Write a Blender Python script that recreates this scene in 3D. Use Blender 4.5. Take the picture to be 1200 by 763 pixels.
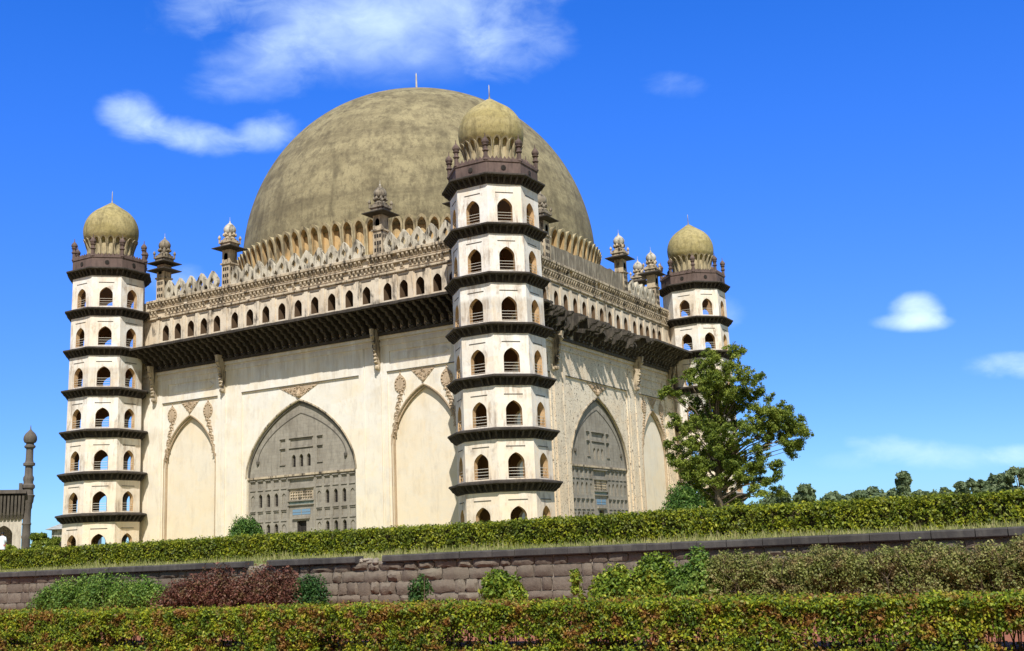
import bpy, math, random
import numpy as np
from mathutils import Vector, Matrix
from mathutils.geometry import tessellate_polygon
random.seed(7); RNG = np.random.default_rng(11)
for o in list(bpy.data.objects): bpy.data.objects.remove(o)
S = bpy.context.scene
COL = S.collection
R = math.radians
# ------------------------------------------------------------------ camera
CAM = np.array([87.284, -128.358, 2.97]); YAW, PITCH, ROLL, F = 2.0860, 0.2010, -0.0440, 1294.2
FW = np.array([math.cos(PITCH)*math.cos(YAW), math.cos(PITCH)*math.sin(YAW), math.sin(PITCH)])
_r = np.array([math.sin(YAW), -math.cos(YAW), 0.0]); _u = np.cross(_r, FW)
RT = math.cos(ROLL)*_r + math.sin(ROLL)*_u; UP = -math.sin(ROLL)*_r + math.cos(ROLL)*_u
cd = bpy.data.cameras.new('camera'); cam = bpy.data.objects.new('camera', cd); COL.objects.link(cam)
cd.sensor_width = 36.0; cd.lens = F/1200*36; cd.clip_start = 0.1; cd.clip_end = 20000
M = Matrix(((RT[0], UP[0], -FW[0], CAM[0]), (RT[1], UP[1], -FW[1], CAM[1]), (RT[2], UP[2], -FW[2], CAM[2]), (0, 0, 0, 1)))
cam.matrix_world = M; S.camera = cam
S.render.resolution_x, S.render.resolution_y = 1024, 651
# ------------------------------------------------------------------ light
SUN_AZ, SUN_EL = -57.0, 50.0
EXPOSURE = 0.38
S.view_settings.view_transform = 'Standard'; S.view_settings.look = 'None'
S.view_settings.exposure = EXPOSURE; S.view_settings.gamma = 1.0
sd = Vector((math.cos(R(SUN_AZ))*math.cos(R(SUN_EL)), math.sin(R(SUN_AZ))*math.cos(R(SUN_EL)), math.sin(R(SUN_EL))))
sl = bpy.data.lights.new('sun', 'SUN'); sl.energy = 4.6; sl.angle = R(0.5); sl.color = (1, 0.95, 0.87)
so = bpy.data.objects.new('sun', sl); COL.objects.link(so); so.rotation_euler = sd.to_track_quat('Z', 'Y').to_euler()
W = bpy.data.worlds.new('World'); S.world = W; W.use_nodes = True
wn, wl = W.node_tree.nodes, W.node_tree.links
for n in list(wn): wn.remove(n)
def WN(t, **k):
    n = wn.new(t)
    for a, b in k.items(): setattr(n, a, b)
    return n
def wm(op, a, b=None, c=None, clamp=False):
    n = WN('ShaderNodeMath', operation=op, use_clamp=clamp)
    for i, v in enumerate((a, b, c)):
        if v is None: continue
        if isinstance(v, (int, float)): n.inputs[i].default_value = v
        else: wl.new(v, n.inputs[i])
    return n.outputs[0]
sky = WN('ShaderNodeTexSky', sky_type='NISHITA'); sky.sun_disc = False
sky.sun_elevation = R(SUN_EL); sky.sun_rotation = math.atan2(sd.x, sd.y); sky.altitude = 600; sky.dust_density = 0.3; sky.ozone_density = 3.0; sky.air_density = 1.0
hs = WN('ShaderNodeHueSaturation'); hs.inputs['Saturation'].default_value = 1.38; hs.inputs['Value'].default_value = 1.0
wl.new(sky.outputs[0], hs.inputs['Color'])
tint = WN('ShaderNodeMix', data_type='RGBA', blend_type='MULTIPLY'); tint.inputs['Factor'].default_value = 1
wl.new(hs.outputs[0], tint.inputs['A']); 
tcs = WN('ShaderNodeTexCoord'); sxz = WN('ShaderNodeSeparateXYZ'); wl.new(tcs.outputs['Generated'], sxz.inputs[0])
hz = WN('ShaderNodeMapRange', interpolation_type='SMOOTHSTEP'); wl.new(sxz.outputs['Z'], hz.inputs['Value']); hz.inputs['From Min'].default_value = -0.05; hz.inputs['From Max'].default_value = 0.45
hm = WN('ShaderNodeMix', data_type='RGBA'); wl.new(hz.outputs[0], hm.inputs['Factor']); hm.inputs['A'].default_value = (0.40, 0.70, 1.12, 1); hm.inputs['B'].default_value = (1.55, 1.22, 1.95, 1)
# out-of-view sky, sunward and overhead, tinted warm to take the blue out of shadows
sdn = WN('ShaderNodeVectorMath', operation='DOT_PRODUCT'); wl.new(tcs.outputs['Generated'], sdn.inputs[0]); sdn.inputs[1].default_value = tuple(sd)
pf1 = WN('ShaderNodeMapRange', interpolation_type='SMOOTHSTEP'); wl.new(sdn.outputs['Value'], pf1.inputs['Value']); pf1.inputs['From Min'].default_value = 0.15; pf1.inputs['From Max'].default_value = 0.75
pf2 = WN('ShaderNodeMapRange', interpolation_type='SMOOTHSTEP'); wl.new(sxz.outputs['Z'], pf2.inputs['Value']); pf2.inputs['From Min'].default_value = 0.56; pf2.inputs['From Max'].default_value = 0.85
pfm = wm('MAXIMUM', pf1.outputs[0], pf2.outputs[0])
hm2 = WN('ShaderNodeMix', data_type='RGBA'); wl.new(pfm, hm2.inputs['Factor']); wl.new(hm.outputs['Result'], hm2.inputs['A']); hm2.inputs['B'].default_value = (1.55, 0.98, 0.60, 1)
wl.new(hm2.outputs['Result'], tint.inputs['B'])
tc = WN('ShaderNodeTexCoord')
nz = WN('ShaderNodeTexNoise'); nz.inputs['Scale'].default_value = 8.0; nz.inputs['Detail'].default_value = 8; nz.inputs['Roughness'].default_value = 0.52; nz.inputs['Distortion'].default_value = 0.3
mp = WN('ShaderNodeMapping'); mp.inputs['Scale'].default_value = (1, 1, 1.9); wl.new(tc.outputs['Generated'], mp.inputs['Vector']); wl.new(mp.outputs[0], nz.inputs['Vector'])
nz2 = WN('ShaderNodeTexNoise'); nz2.inputs['Scale'].default_value = 26.0; nz2.inputs['Detail'].default_value = 7; nz2.inputs['Roughness'].default_value = 0.6; nz2.inputs['Distortion'].default_value = 0.4; wl.new(mp.outputs[0], nz2.inputs['Vector'])
NO = wm('ADD', wm('MULTIPLY', nz.outputs['Fac'], 0.62), wm('MULTIPLY', nz2.outputs['Fac'], 0.38))
def skydir(x, y):
    d = FW + RT*(x-600)/F - UP*(y-381.5)/F
    return d/np.linalg.norm(d)
def dot(v):
    n = WN('ShaderNodeVectorMath', operation='DOT_PRODUCT'); wl.new(tc.outputs['Generated'], n.inputs[0]); n.inputs[1].default_value = tuple(v); return n.outputs['Value']
# (px, py, half width, half height, tilt deg, softness, opacity, noise)
CLOUDS = [(445, 30, 185, 88, 0, 0.9, 0.8, 0.32), (440, 15, 130, 60, 0, 1.0, 0.6, 0.2), (450, -40, 290, 110, 0, 0.9, 0.6, 0.6), (310, 75, 100, 45, 10, 0.9, 0.45, 0.9), (600, 30, 90, 66, 0, 0.8, 0.5, 0.9), (420, 45, 120, 60, 0, 1.1, 0.5, 0.6), (255, -5, 90, 40, 20, 0.8, 0.3, 1.2),
          (158, 138, 44, 32, -8, 0.8, 0.8, 0.8), (228, 160, 72, 24, -14, 0.8, 0.8, 0.8), (312, 156, 48, 28, 12, 0.8, 0.7, 0.8),
          (1075, 364, 36, 25, 0, 0.6, 0.9, 0.55), (1070, 378, 52, 14, 0, 0.6, 0.8, 0.5), (1180, 428, 58, 21, 0, 0.6, 0.62, 0.8),
          (1080, 532, 100, 20, -6, 0.7, 0.45, 0.9), (1195, 534, 40, 16, 0, 0.6, 0.45, 0.9), (985, 540, 50, 16, 0, 0.8, 0.2, 0.9), (790, 100, 48, 20, 0, 0.9, 0.28, 1.0),
          (850, 365, 30, 26, 0, 0.8, 0.3, 1.0), (205, 330, 46, 28, 0, 0.8, 0.4, 1.0)]
tot = None
for (px, py, hw, hh, tl, soft, op, na) in CLOUDS:
    c = skydir(px, py); t1 = RT*math.cos(R(tl)) + UP*math.sin(R(tl)); t1 = t1 - c*np.dot(t1, c); t1 /= np.linalg.norm(t1); t2 = np.cross(t1, c)
    u = wm('MULTIPLY', dot(t1), F/hw); v = wm('MULTIPLY', dot(t2), F/hh)
    r2 = wm('ADD', wm('MULTIPLY', u, u), wm('MULTIPLY', v, v))
    dn = wm('ADD', wm('SUBTRACT', 0.75, r2), wm('MULTIPLY', wm('SUBTRACT', NO, 0.5), na*3.4))
    mr = WN('ShaderNodeMapRange', interpolation_type='SMOOTHSTEP'); wl.new(dn, mr.inputs['Value']); mr.inputs['From Min'].default_value = -0.05; mr.inputs['From Max'].default_value = soft*2
    mr.inputs['To Max'].default_value = op
    front = wm('GREATER_THAN', dot(c), 0.3)
    d1 = wm('MULTIPLY', mr.outputs[0], front)
    inv = wm('SUBTRACT', 1.0, d1)
    tot = inv if tot is None else wm('MULTIPLY', tot, inv)
cf = wm('SUBTRACT', 1.0, tot)
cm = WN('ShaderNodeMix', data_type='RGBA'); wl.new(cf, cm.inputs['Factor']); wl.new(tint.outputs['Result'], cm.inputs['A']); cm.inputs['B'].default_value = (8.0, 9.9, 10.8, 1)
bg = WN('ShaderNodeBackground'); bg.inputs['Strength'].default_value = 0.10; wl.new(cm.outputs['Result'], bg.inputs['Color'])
wo = WN('ShaderNodeOutputWorld'); wl.new(bg.outputs[0], wo.inputs['Surface'])

# ------------------------------------------------------------------ helpers
GZ, TZ = 1.32, 3.8           # lower ground, building terrace
def at(px, depth):           # ground position under a sight line, given distance along the view axis
    d = FW + RT*(px-600)/F - UP*(640-381.5)/F
    p = CAM + d*depth/1.0
    return float(p[0]), float(p[1])
def at_y(px, wy):
    d = FW + RT*(px-600)/F - UP*(670-381.5)/F
    t = (wy-CAM[1])/d[1]; p = CAM + d*t
    return float(p[0]), wy, float(t)
class MB:
    def __init__(s): s.v = []; s.f = []; s.m = []
    def add(s, vs, fs, mi=0):
        b = len(s.v); s.v += [tuple(map(float, v)) for v in vs]; s.f += [tuple(b+i for i in f) for f in fs]; s.m += [mi]*len(fs)
    def box(s, x0, x1, y0, y1, z0, z1, mi=0):
        s.add([(x0,y0,z0),(x1,y0,z0),(x1,y1,z0),(x0,y1,z0),(x0,y0,z1),(x1,y0,z1),(x1,y1,z1),(x0,y1,z1)],
              [(0,3,2,1),(4,5,6,7),(0,1,5,4),(1,2,6,5),(2,3,7,6),(3,0,4,7)], mi)
    def prism_x(s, prof, x0, x1, mi=0):   # prof (y,z) closed polygon swept along x
        n = len(prof); v = [(x0,y,z) for y, z in prof]+[(x1,y,z) for y, z in prof]
        f = [(i,(i+1)%n,n+(i+1)%n,n+i) for i in range(n)]+[tuple(range(n-1,-1,-1)), tuple(range(n,2*n))]
        s.add(v, f, mi)
    def lathe(s, prof, n=24, cx=0, cy=0, cz=0, ph=0.0, mi=0, cap=True):
        v = []; f = []
        for r, z in prof:
            for k in range(n):
                a = ph+2*math.pi*k/n; v.append((cx+r*math.cos(a), cy+r*math.sin(a), cz+z))
        for i in range(len(prof)-1):
            for k in range(n):
                k2 = (k+1)%n; f.append((i*n+k, i*n+k2, (i+1)*n+k2, (i+1)*n+k))
        if cap:
            f.append(tuple(range(n-1,-1,-1))); f.append(tuple((len(prof)-1)*n+k for k in range(n)))
        s.add(v, f, mi)
    def tube(s, pts, rad, n=8, mi=0):
        pts = [Vector(p) for p in pts]; v = []; f = []
        for i, p in enumerate(pts):
            d = (pts[min(i+1,len(pts)-1)]-pts[max(i-1,0)]).normalized()
            a = d.cross(Vector((0.3,0.2,1)) if abs(d.z) < .9 else Vector((1,0,0))).normalized(); b = d.cross(a)
            r = rad[i] if hasattr(rad, '__len__') else rad
            for k in range(n):
                t = 2*math.pi*k/n; v.append(p+a*(r*math.cos(t))+b*(r*math.sin(t)))
        for i in range(len(pts)-1):
            for k in range(n): k2 = (k+1)%n; f.append((i*n+k,i*n+k2,(i+1)*n+k2,(i+1)*n+k))
        f.append(tuple(range(n-1,-1,-1))); f.append(tuple((len(pts)-1)*n+k for k in range(n)))
        s.add(v, f, mi)
    def plate(s, outer, holes, fr, y0, y1, mi=0, side=True, outer_side=True, reveal_mi=None, back=True):
        """outer/holes: (u,z) loops; fr(u,n,z)->xyz; front at n=y0, back at n=y1"""
        loops = [outer]+holes
        tri = tessellate_polygon([[Vector((a, b, 0)) for a, b in l] for l in loops])
        flat = [p for l in loops for p in l]; n = len(flat)
        vs = [fr(a, y0, b) for a, b in flat]+([fr(a, y1, b) for a, b in flat])
        fs = []
        for t in tri:
            a, b, c = (flat[i] for i in t)
            ar = (b[0]-a[0])*(c[1]-a[1])-(c[0]-a[0])*(b[1]-a[1])
            if abs(ar) < 1e-9: continue
            t = tuple(t) if ar > 0 else tuple(reversed(t))
            fs.append(t)
            if back: fs.append(tuple(n+i for i in reversed(t)))
        s.add(vs, fs, mi)
        b = 0
        for li, l in enumerate(loops):
            m = len(l)
            if (li > 0 and side) or (li == 0 and outer_side):
                vv = [fr(p[0], y0, p[1]) for p in l]+[fr(p[0], y1, p[1]) for p in l]
                s.add(vv, [(i,(i+1)%m,m+(i+1)%m,m+i) for i in range(m)], mi if (reveal_mi is None or li == 0) else reveal_mi)
    def build(s, name, mats, parent=None, smooth=False, loc=None, rot=None):
        me = bpy.data.meshes.new(name); me.from_pydata(s.v, [], s.f)
        if not isinstance(mats, (list, tuple)): mats = [mats]
        for m in mats: me.materials.append(m)
        if len(mats) > 1: me.polygons.foreach_set('material_index', s.m)
        if smooth:
            me.polygons.foreach_set('use_smooth', [True]*len(me.polygons))
            if smooth == 'auto': me.set_sharp_from_angle(angle=R(35))
        me.update(); return link(name, me, parent, loc, rot)
def link(name, me, parent=None, loc=None, rot=None):
    o = bpy.data.objects.new(name, me); COL.objects.link(o)
    if parent: o.parent = parent
    if loc is not None: o.location = loc
    if rot is not None: o.rotation_euler = (0, 0, rot) if isinstance(rot, (int, float)) else rot
    return o
def empty(name, loc=(0,0,0), rot=0, parent=None):
    o = bpy.data.objects.new(name, None); COL.objects.link(o); o.location = loc; o.rotation_euler = (0,0,rot); o.empty_display_size = .5
    if parent: o.parent = parent
    return o
def tag(o, label, cat, group=None, kind=None):
    if label: o['label'] = label
    if cat: o['category'] = cat
    if group: o['group'] = group
    if kind: o['kind'] = kind
    return o
def struct(o): o['kind'] = 'structure'; return o
def arch(cx, w, z0, zs, za, n=14, p=0.72):     # pointed arch loop, counter clockwise
    h = w/2; pts = [(cx-h, z0), (cx+h, z0)]
    for i in range(n+1):
        t = math.pi/2*i/n; X = math.cos(t); pts.append((cx+h*X, zs+(za-zs)*(p*math.sqrt(max(0, 1-X*X))+(1-p)*(1-X))))
    for i in range(n-1, -1, -1):
        t = math.pi/2*i/n; X = math.cos(t); pts.append((cx-h*X, zs+(za-zs)*(p*math.sqrt(max(0, 1-X*X))+(1-p)*(1-X))))
    return pts
def archline(cx, w, zs, za, n=16, p=0.72):
    return arch(cx, w, zs, zs, za, n, p)[2:]
def rect(x0, x1, z0, z1): return [(x0,z0),(x1,z0),(x1,z1),(x0,z1)]
def band(mb, line, wd, fr, n0, n1, mi=0):   # ribbon following a (u,z) polyline, wd wide outward, from depth n0 (front) to n1
    L = len(line); nor = []
    for i in range(L):
        a = line[max(i-1,0)]; b = line[min(i+1,L-1)]; dx, dz = b[0]-a[0], b[1]-a[1]; q = math.hypot(dx, dz) or 1
        nor.append((dz/q, -dx/q))
    A = line; B = [(p[0]+n[0]*wd, p[1]+n[1]*wd) for p, n in zip(line, nor)]
    vs = [fr(p[0], n0, p[1]) for p in A]+[fr(p[0], n0, p[1]) for p in B]+[fr(p[0], n1, p[1]) for p in A]+[fr(p[0], n1, p[1]) for p in B]
    fs = []
    for i in range(L-1):
        fs += [(i,i+1,L+i+1,L+i), (L+i,L+i+1,3*L+i+1,3*L+i), (i,2*L+i,2*L+i+1,i+1)]
    mb.add(vs, fs, mi)

# ------------------------------------------------------------------ materials
def mat(name, base, rough=0.85):
    m = bpy.data.materials.new(name); m.use_nodes = True; nt = m.node_tree; b = nt.nodes['Principled BSDF']
    b.inputs['Base Color'].default_value = (*base, 1); b.inputs['Roughness'].default_value = rough; b.inputs['Specular IOR Level'].default_value = 0.25
    return m, nt, b
class G:
    def __init__(s, nt): s.nt = nt
    def n(s, t, **k):
        x = s.nt.nodes.new(t)
        for a, b in k.items():
            if isinstance(a, str) and a.startswith('i_'): x.inputs[a[2:]].default_value = b
            else: setattr(x, a, b)
        return x
    def l(s, a, b): s.nt.links.new(a, b)
    def pos(s, scale=(1,1,1)):
        g = s.n('ShaderNodeNewGeometry'); m = s.n('ShaderNodeMapping'); m.inputs['Scale'].default_value = scale; s.l(g.outputs['Position'], m.inputs[0]); return m.outputs[0]
    def noise(s, scale, vec=None, detail=6, rough=0.6, dist=0):
        x = s.n('ShaderNodeTexNoise'); x.inputs['Scale'].default_value = scale; x.inputs['Detail'].default_value = detail; x.inputs['Roughness'].default_value = rough; x.inputs['Distortion'].default_value = dist
        s.l(vec if vec is not None else s.pos(), x.inputs['Vector']); return x.outputs['Fac']
    def ramp(s, v, a, b, lo=0., hi=1.):
        x = s.n('ShaderNodeMapRange'); x.clamp = True; x.inputs['From Min'].default_value = a; x.inputs['From Max'].default_value = b; x.inputs['To Min'].default_value = lo; x.inputs['To Max'].default_value = hi
        s.l(v, x.inputs['Value']); return x.outputs[0]
    def mix(s, f, a, b, blend='MIX'):
        x = s.n('ShaderNodeMix', data_type='RGBA', blend_type=blend)
        for k, v in (('Factor', f), ('A', a), ('B', b)):
            i = x.inputs[k]
            if isinstance(v, (int, float)): i.default_value = v
            elif isinstance(v, tuple): i.default_value = (*v, 1) if len(v) == 3 else v
            else: s.l(v, i)
        return x.outputs['Result']
    def math(s, op, a, b):
        x = s.n('ShaderNodeMath', operation=op)
        for i, v in enumerate((a, b)):
            if isinstance(v, (int, float)): x.inputs[i].default_value = v
            else: s.l(v, x.inputs[i])
        return x.outputs[0]
    def bump(s, h, b, strength=.4, dist=.05):
        x = s.n('ShaderNodeBump'); x.inputs['Strength'].default_value = strength; x.inputs['Distance'].default_value = dist; s.l(h, x.inputs['Height']); s.l(x.outputs[0], b.inputs['Normal'])
def plaster(name, white, peach, stain, stain_amt=0.5, peach_amt=.5, pits=0.0, low_peach=True):
    m, nt, b = mat(name, white, .9); g = G(nt)
    big = g.noise(.22, detail=5, rough=.6); med = g.noise(1.3, detail=7, rough=.65)
    c = g.mix(g.ramp(big, .42, .68, 0, peach_amt), white, peach)
    if low_peach:    # plaster renewed / rain splashed towards the foot of the walls
        sp = g.n('ShaderNodeSeparateXYZ'); g.l(g.pos(), sp.inputs[0])
        lowf = g.ramp(g.math('ADD', sp.outputs['Z'], g.math('MULTIPLY', g.math('SUBTRACT', big, .5), 24.0)), 5.0, 22.0, .85, 0)
        c = g.mix(lowf, c, peach)
    if low_peach:    # rain grime that has run down from the eaves
        gz = g.math('ADD', sp.outputs['Z'], g.math('MULTIPLY', g.math('SUBTRACT', g.noise(.8, g.pos((1.6, 1.6, .12)), detail=6, rough=.7), .5), 14.0))
        gf = g.math('MULTIPLY', g.ramp(gz, 24.2, 27.5, 0, .55), g.ramp(sp.outputs['Z'], 28.0, 28.4, 1, 0)); c = g.mix(gf, c, (.40, .32, .23))
    c = g.mix(g.ramp(med, .48, .72, 0, .5), c, tuple(x*.84 for x in white)); mot = g.noise(.7, detail=8, rough=.7, dist=1.0); c = g.mix(g.ramp(mot, .52, .66, 0, .45), c, tuple(x*y for x, y in zip(peach, (1.02, .98, .92))))
    streak = g.noise(1.0, g.pos((1.5, 1.5, .30)), detail=7, rough=.72, dist=.5)
    patch = g.noise(.45, detail=4)
    sf = g.n('ShaderNodeClamp'); g.l(g.math('MULTIPLY', g.ramp(streak, .46, .62, 0, stain_amt), g.ramp(patch, .42, .58, .05, 1)), sf.inputs[0]); c = g.mix(sf.outputs[0], c, stain)
    vp = g.n('ShaderNodeTexVoronoi'); vp.distance = 'CHEBYCHEV'; vp.inputs['Scale'].default_value = .42; g.l(g.pos((1, 1, 1.25)), vp.inputs['Vector'])
    sv = g.n('ShaderNodeSeparateColor'); g.l(vp.outputs['Color'], sv.inputs[0]); c = g.mix(g.ramp(sv.outputs[0], .45, 1, 0, .30), c, tuple(x*y for x, y in zip(peach, (1.0, .98, .95)))); c = g.mix(g.ramp(sv.outputs[1], .6, 1, 0, .22), c, tuple(x*.78 for x in white))
    fine = g.noise(14, detail=4)
    c = g.mix(g.ramp(fine, .3, .7, 0, .12), c, tuple(x*.7 for x in white))
    h = g.math('ADD', med, g.math('MULTIPLY', fine, .3))
    if pits:
        vn = g.n('ShaderNodeTexVoronoi'); vn.inputs['Scale'].default_value = 1.3; g.l(g.pos((1,1,.8)), vn.inputs['Vector'])
        vm = g.n('ShaderNodeTexVoronoi'); vm.inputs['Scale'].default_value = 3.7; g.l(g.pos(), vm.inputs['Vector'])
        pit = g.math('MAXIMUM', g.ramp(vn.outputs['Distance'], .12, .18, 1, 0), g.ramp(vm.outputs['Distance'], .20, .30, 1, 0))
        pit = g.math('MULTIPLY', pit, g.ramp(med, .38, .5, 0, pits))
        c = g.mix(g.math('MULTIPLY', pit, .85), c, (.14, .10, .07)); h = g.math('SUBTRACT', h, g.math('MULTIPLY', pit, 1.5))
    g.l(c, b.inputs['Base Color']); g.bump(h, b, .35, .06); return m
def stone(name, c0, c1, c2, sc=2.0, stain=(.05,.045,.04), st=.4, bump=.6):
    m, nt, b = mat(name, c0, .92); g = G(nt)
    a = g.noise(sc, detail=8, rough=.65); bb = g.noise(sc*.25, detail=3)
    c = g.mix(g.ramp(a, .35, .65), c0, c1); c = g.mix(g.ramp(bb, .5, .7, 0, .7), c, c2)
    sk = g.noise(1.3, g.pos((1.6,1.6,.3)), detail=5, rough=.65)
    cl_ = g.n('ShaderNodeClamp'); g.l(g.ramp(sk, .48, .64, 0, st), cl_.inputs[0]); c = g.mix(cl_.outputs[0], c, stain)
    g.l(c, b.inputs['Base Color']); g.bump(a, b, bump, .05); return m
M_WALL = plaster('cream_plaster', (.79,.765,.71), (.75,.64,.46), (.34,.26,.18), .30, .8)
M_NICHE = plaster('peach_niche_plaster', (.77,.72,.63), (.73,.61,.43), (.36,.28,.20), .25, .9)
M_WALLR = plaster('pitted_plaster', (.74,.665,.54), (.70,.54,.36), (.17,.13,.10), .4, .5, pits=1.0)
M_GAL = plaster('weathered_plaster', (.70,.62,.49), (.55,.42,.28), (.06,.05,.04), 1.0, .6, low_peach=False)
M_TOW = plaster('white_tower_plaster', (.82,.80,.755), (.75,.60,.42), (.25,.17,.11), .75, .55)
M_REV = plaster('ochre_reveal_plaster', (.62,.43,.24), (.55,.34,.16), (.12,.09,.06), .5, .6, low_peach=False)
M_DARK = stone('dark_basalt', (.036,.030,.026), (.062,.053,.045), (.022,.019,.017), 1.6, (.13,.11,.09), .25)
M_DARKR = stone('broken_basalt', (.042,.037,.032), (.08,.07,.058), (.022,.02,.018), 2.2, (.24,.21,.17), .3)
M_PURP = stone('maroon_basalt', (.125,.088,.078), (.16,.115,.10), (.085,.062,.055), 1.2, (.04,.03,.028), .5, .3)
M_GREY = stone('grey_screen_stone', (.27,.245,.205), (.35,.32,.265), (.21,.185,.15), 1.2, (.13,.115,.095), .45, .5)
def add_joints(m, sx=.9, sz=.42, amt=.5):
    nt = m.node_tree; g = G(nt); b = nt.nodes['Principled BSDF']; src = b.inputs['Base Color'].links[0].from_socket
    sp = g.n('ShaderNodeSeparateXYZ'); g.l(g.pos(), sp.inputs[0]); cb = g.n('ShaderNodeCombineXYZ'); g.l(g.math('ADD', sp.outputs['X'], sp.outputs['Y']), cb.inputs[0]); g.l(sp.outputs['Z'], cb.inputs[1])
    br = g.n('ShaderNodeTexBrick'); g.l(cb.outputs[0], br.inputs['Vector']); br.inputs['Scale'].default_value = 1; br.inputs['Brick Width'].default_value = sx; br.inputs['Row Height'].default_value = sz; br.inputs['Mortar Size'].default_value = .012
    br.inputs['Color1'].default_value = (1, 1, 1, 1); br.inputs['Color2'].default_value = (.82, .80, .78, 1); br.inputs['Mortar'].default_value = (.45, .42, .38, 1)
    g.l(g.mix(amt, src, g.mix(1.0, src, br.outputs['Color'], 'MULTIPLY')), b.inputs['Base Color'])
add_joints(M_GREY)
M_GROOVE = stone('dark_joint', (.10,.09,.075), (.13,.12,.10), (.08,.07,.06), 2)
M_TRIM = stone('carved_trim_stone', (.42,.34,.24), (.56,.47,.34), (.20,.16,.12), 2.5, (.05,.042,.035), 1.0)
M_ORN = stone('stucco_ornament', (.42,.32,.22), (.50,.39,.27), (.36,.27,.19), 3.5, (.20,.15,.1), .4)
M_MERL = stone('lime_streaked_merlon', (.42,.375,.29), (.62,.57,.46), (.17,.145,.11), .9, (.04,.034,.027), 1.0)
M_WHITE = stone('whitewash', (.44,.41,.35), (.60,.57,.50), (.22,.19,.155), 3, (.08,.07,.055), .9)
M_BULB = stone('weathered_bulb', (.22,.185,.14), (.32,.275,.21), (.12,.10,.08), 3, (.045,.038,.03), .9)
M_PETAL = stone('petal_plaster', (.36,.30,.18), (.52,.44,.28), (.20,.165,.10), 1.5, (.07,.06,.045), .7, .3)
M_PETIN = stone('petal_ochre', (.55,.37,.17), (.47,.35,.19), (.30,.24,.14), .6, (.09,.075,.05), .8, .3)
M_DOOR = stone('dark_doorway_wood', (.02,.017,.015), (.035,.03,.026), (.015,.012,.01), 3)
M_GLASS, _nt, _b = mat('blue_glass', (.16,.26,.36), .15); _b.inputs['Specular IOR Level'].default_value = .6
M_RAIL, _nt, _b = mat('pale_rail_metal', (.62,.58,.5), .5)
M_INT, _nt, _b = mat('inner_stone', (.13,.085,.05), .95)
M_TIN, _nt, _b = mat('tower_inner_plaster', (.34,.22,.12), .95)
def dome_mat(name, c0, c1, c2, sc=1.0, bands=True):
    m, nt, b = mat(name, c0, .88); g = G(nt)
    n1 = g.noise(.13*sc, g.pos((1,1,2.2)), detail=7, rough=.66, dist=.8); n2 = g.noise(.9*sc, detail=8, rough=.7); n3 = g.noise(.5*sc, g.pos((1,1,.22)), detail=5)
    c = g.mix(g.ramp(n1, .42, .56), c0, c1); c = g.mix(g.ramp(n2, .47, .64, 0, .7), c, c2)
    if bands:
        sp = g.n('ShaderNodeSeparateXYZ'); g.l(g.pos(), sp.inputs[0])
        zz = g.math('ADD', sp.outputs['Z'], g.math('MULTIPLY', n1, 2.2))
        wv = g.noise(1.0, None, detail=3); cmb = g.n('ShaderNodeCombineXYZ'); g.l(g.math('MULTIPLY', zz, .55), cmb.inputs[2]); nb = g.noise(1.0, cmb.outputs[0], detail=5, rough=.7)
        c = g.mix(g.ramp(nb, .48, .62, 0, .38), c, c2)
        c = g.mix(g.ramp(nb, .45, .30, 0, .3), c, tuple(x*1.18 for x in c1))
    c = g.mix(g.ramp(n3, .50, .66, 0, .55), c, tuple(x*.6 for x in c2)); n4 = g.noise(2.6*sc, g.pos((1,1,.35)), detail=6, rough=.75); c = g.mix(g.ramp(n4, .53, .64, 0, .5), c, tuple(x*.7 for x in c2))
    fine = g.noise(7*sc, detail=5, rough=.7); c = g.mix(g.ramp(fine, .35, .7, 0, .25), c, tuple(x*.6 for x in c2))
    g.l(c, b.inputs['Base Color']); g.bump(g.math('ADD', n2, fine), b, .3, .08); return m
M_DOME = dome_mat('great_dome_plaster', (.235,.20,.115), (.33,.285,.165), (.125,.103,.065))
M_SDOME = dome_mat('small_dome_plaster', (.36,.30,.13), (.44,.37,.18), (.22,.185,.09), 2.5, False)
def leafmat(name, a, b2, c3, patch=(.10,.08,.04), patch_amt=0.0, scale=.8, trans=.25):
    m, nt, b = mat(name, a, .55); g = G(nt)
    geo = g.n('ShaderNodeNewGeometry'); rnd = geo.outputs['Random Per Island']
    n1 = g.noise(scale, detail=4, rough=.6)
    f = g.math('ADD', g.math('MULTIPLY', rnd, .6), g.math('MULTIPLY', g.ramp(n1, .3, .7), .55))
    c = g.mix(g.ramp(f, .25, .6), a, b2); c = g.mix(g.ramp(f, .6, .95), c, c3)
    if patch_amt:
        n2 = g.noise(scale*1.7, g.pos((1,1,1.4)), detail=3)
        c = g.mix(g.ramp(n2, .5, .62, 0, patch_amt), c, patch)
    g.l(c, b.inputs['Base Color']); b.inputs['Specular IOR Level'].default_value = .35
    t = g.n('ShaderNodeBsdfTranslucent'); g.l(c, t.inputs['Color']); mx = g.n('ShaderNodeMixShader'); mx.inputs[0].default_value = trans
    g.l(b.outputs[0], mx.inputs[1]); g.l(t.outputs[0], mx.inputs[2]); g.l(mx.outputs[0], nt.nodes['Material Output'].inputs['Surface'])
    return m
L_HEDGE = leafmat('hedge_leaves', (.06,.095,.008), (.18,.225,.012), (.37,.37,.02), (.09,.085,.02), .4, 1.2)
L_NEAR = leafmat('near_hedge_leaves', (.05,.095,.008), (.17,.24,.012), (.40,.40,.02), (.30,.10,.035), .75, 1.9)
L_GREEN = leafmat('fresh_green_leaves', (.06,.13,.018), (.13,.23,.03), (.26,.34,.06))
L_BUSH = leafmat('bush_leaves', (.035,.085,.015), (.08,.17,.025), (.19,.27,.05))
L_RED = leafmat('copper_leaves', (.075,.032,.02), (.14,.052,.035), (.25,.11,.075), (.13,.12,.035), .5, 1.6)
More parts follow.
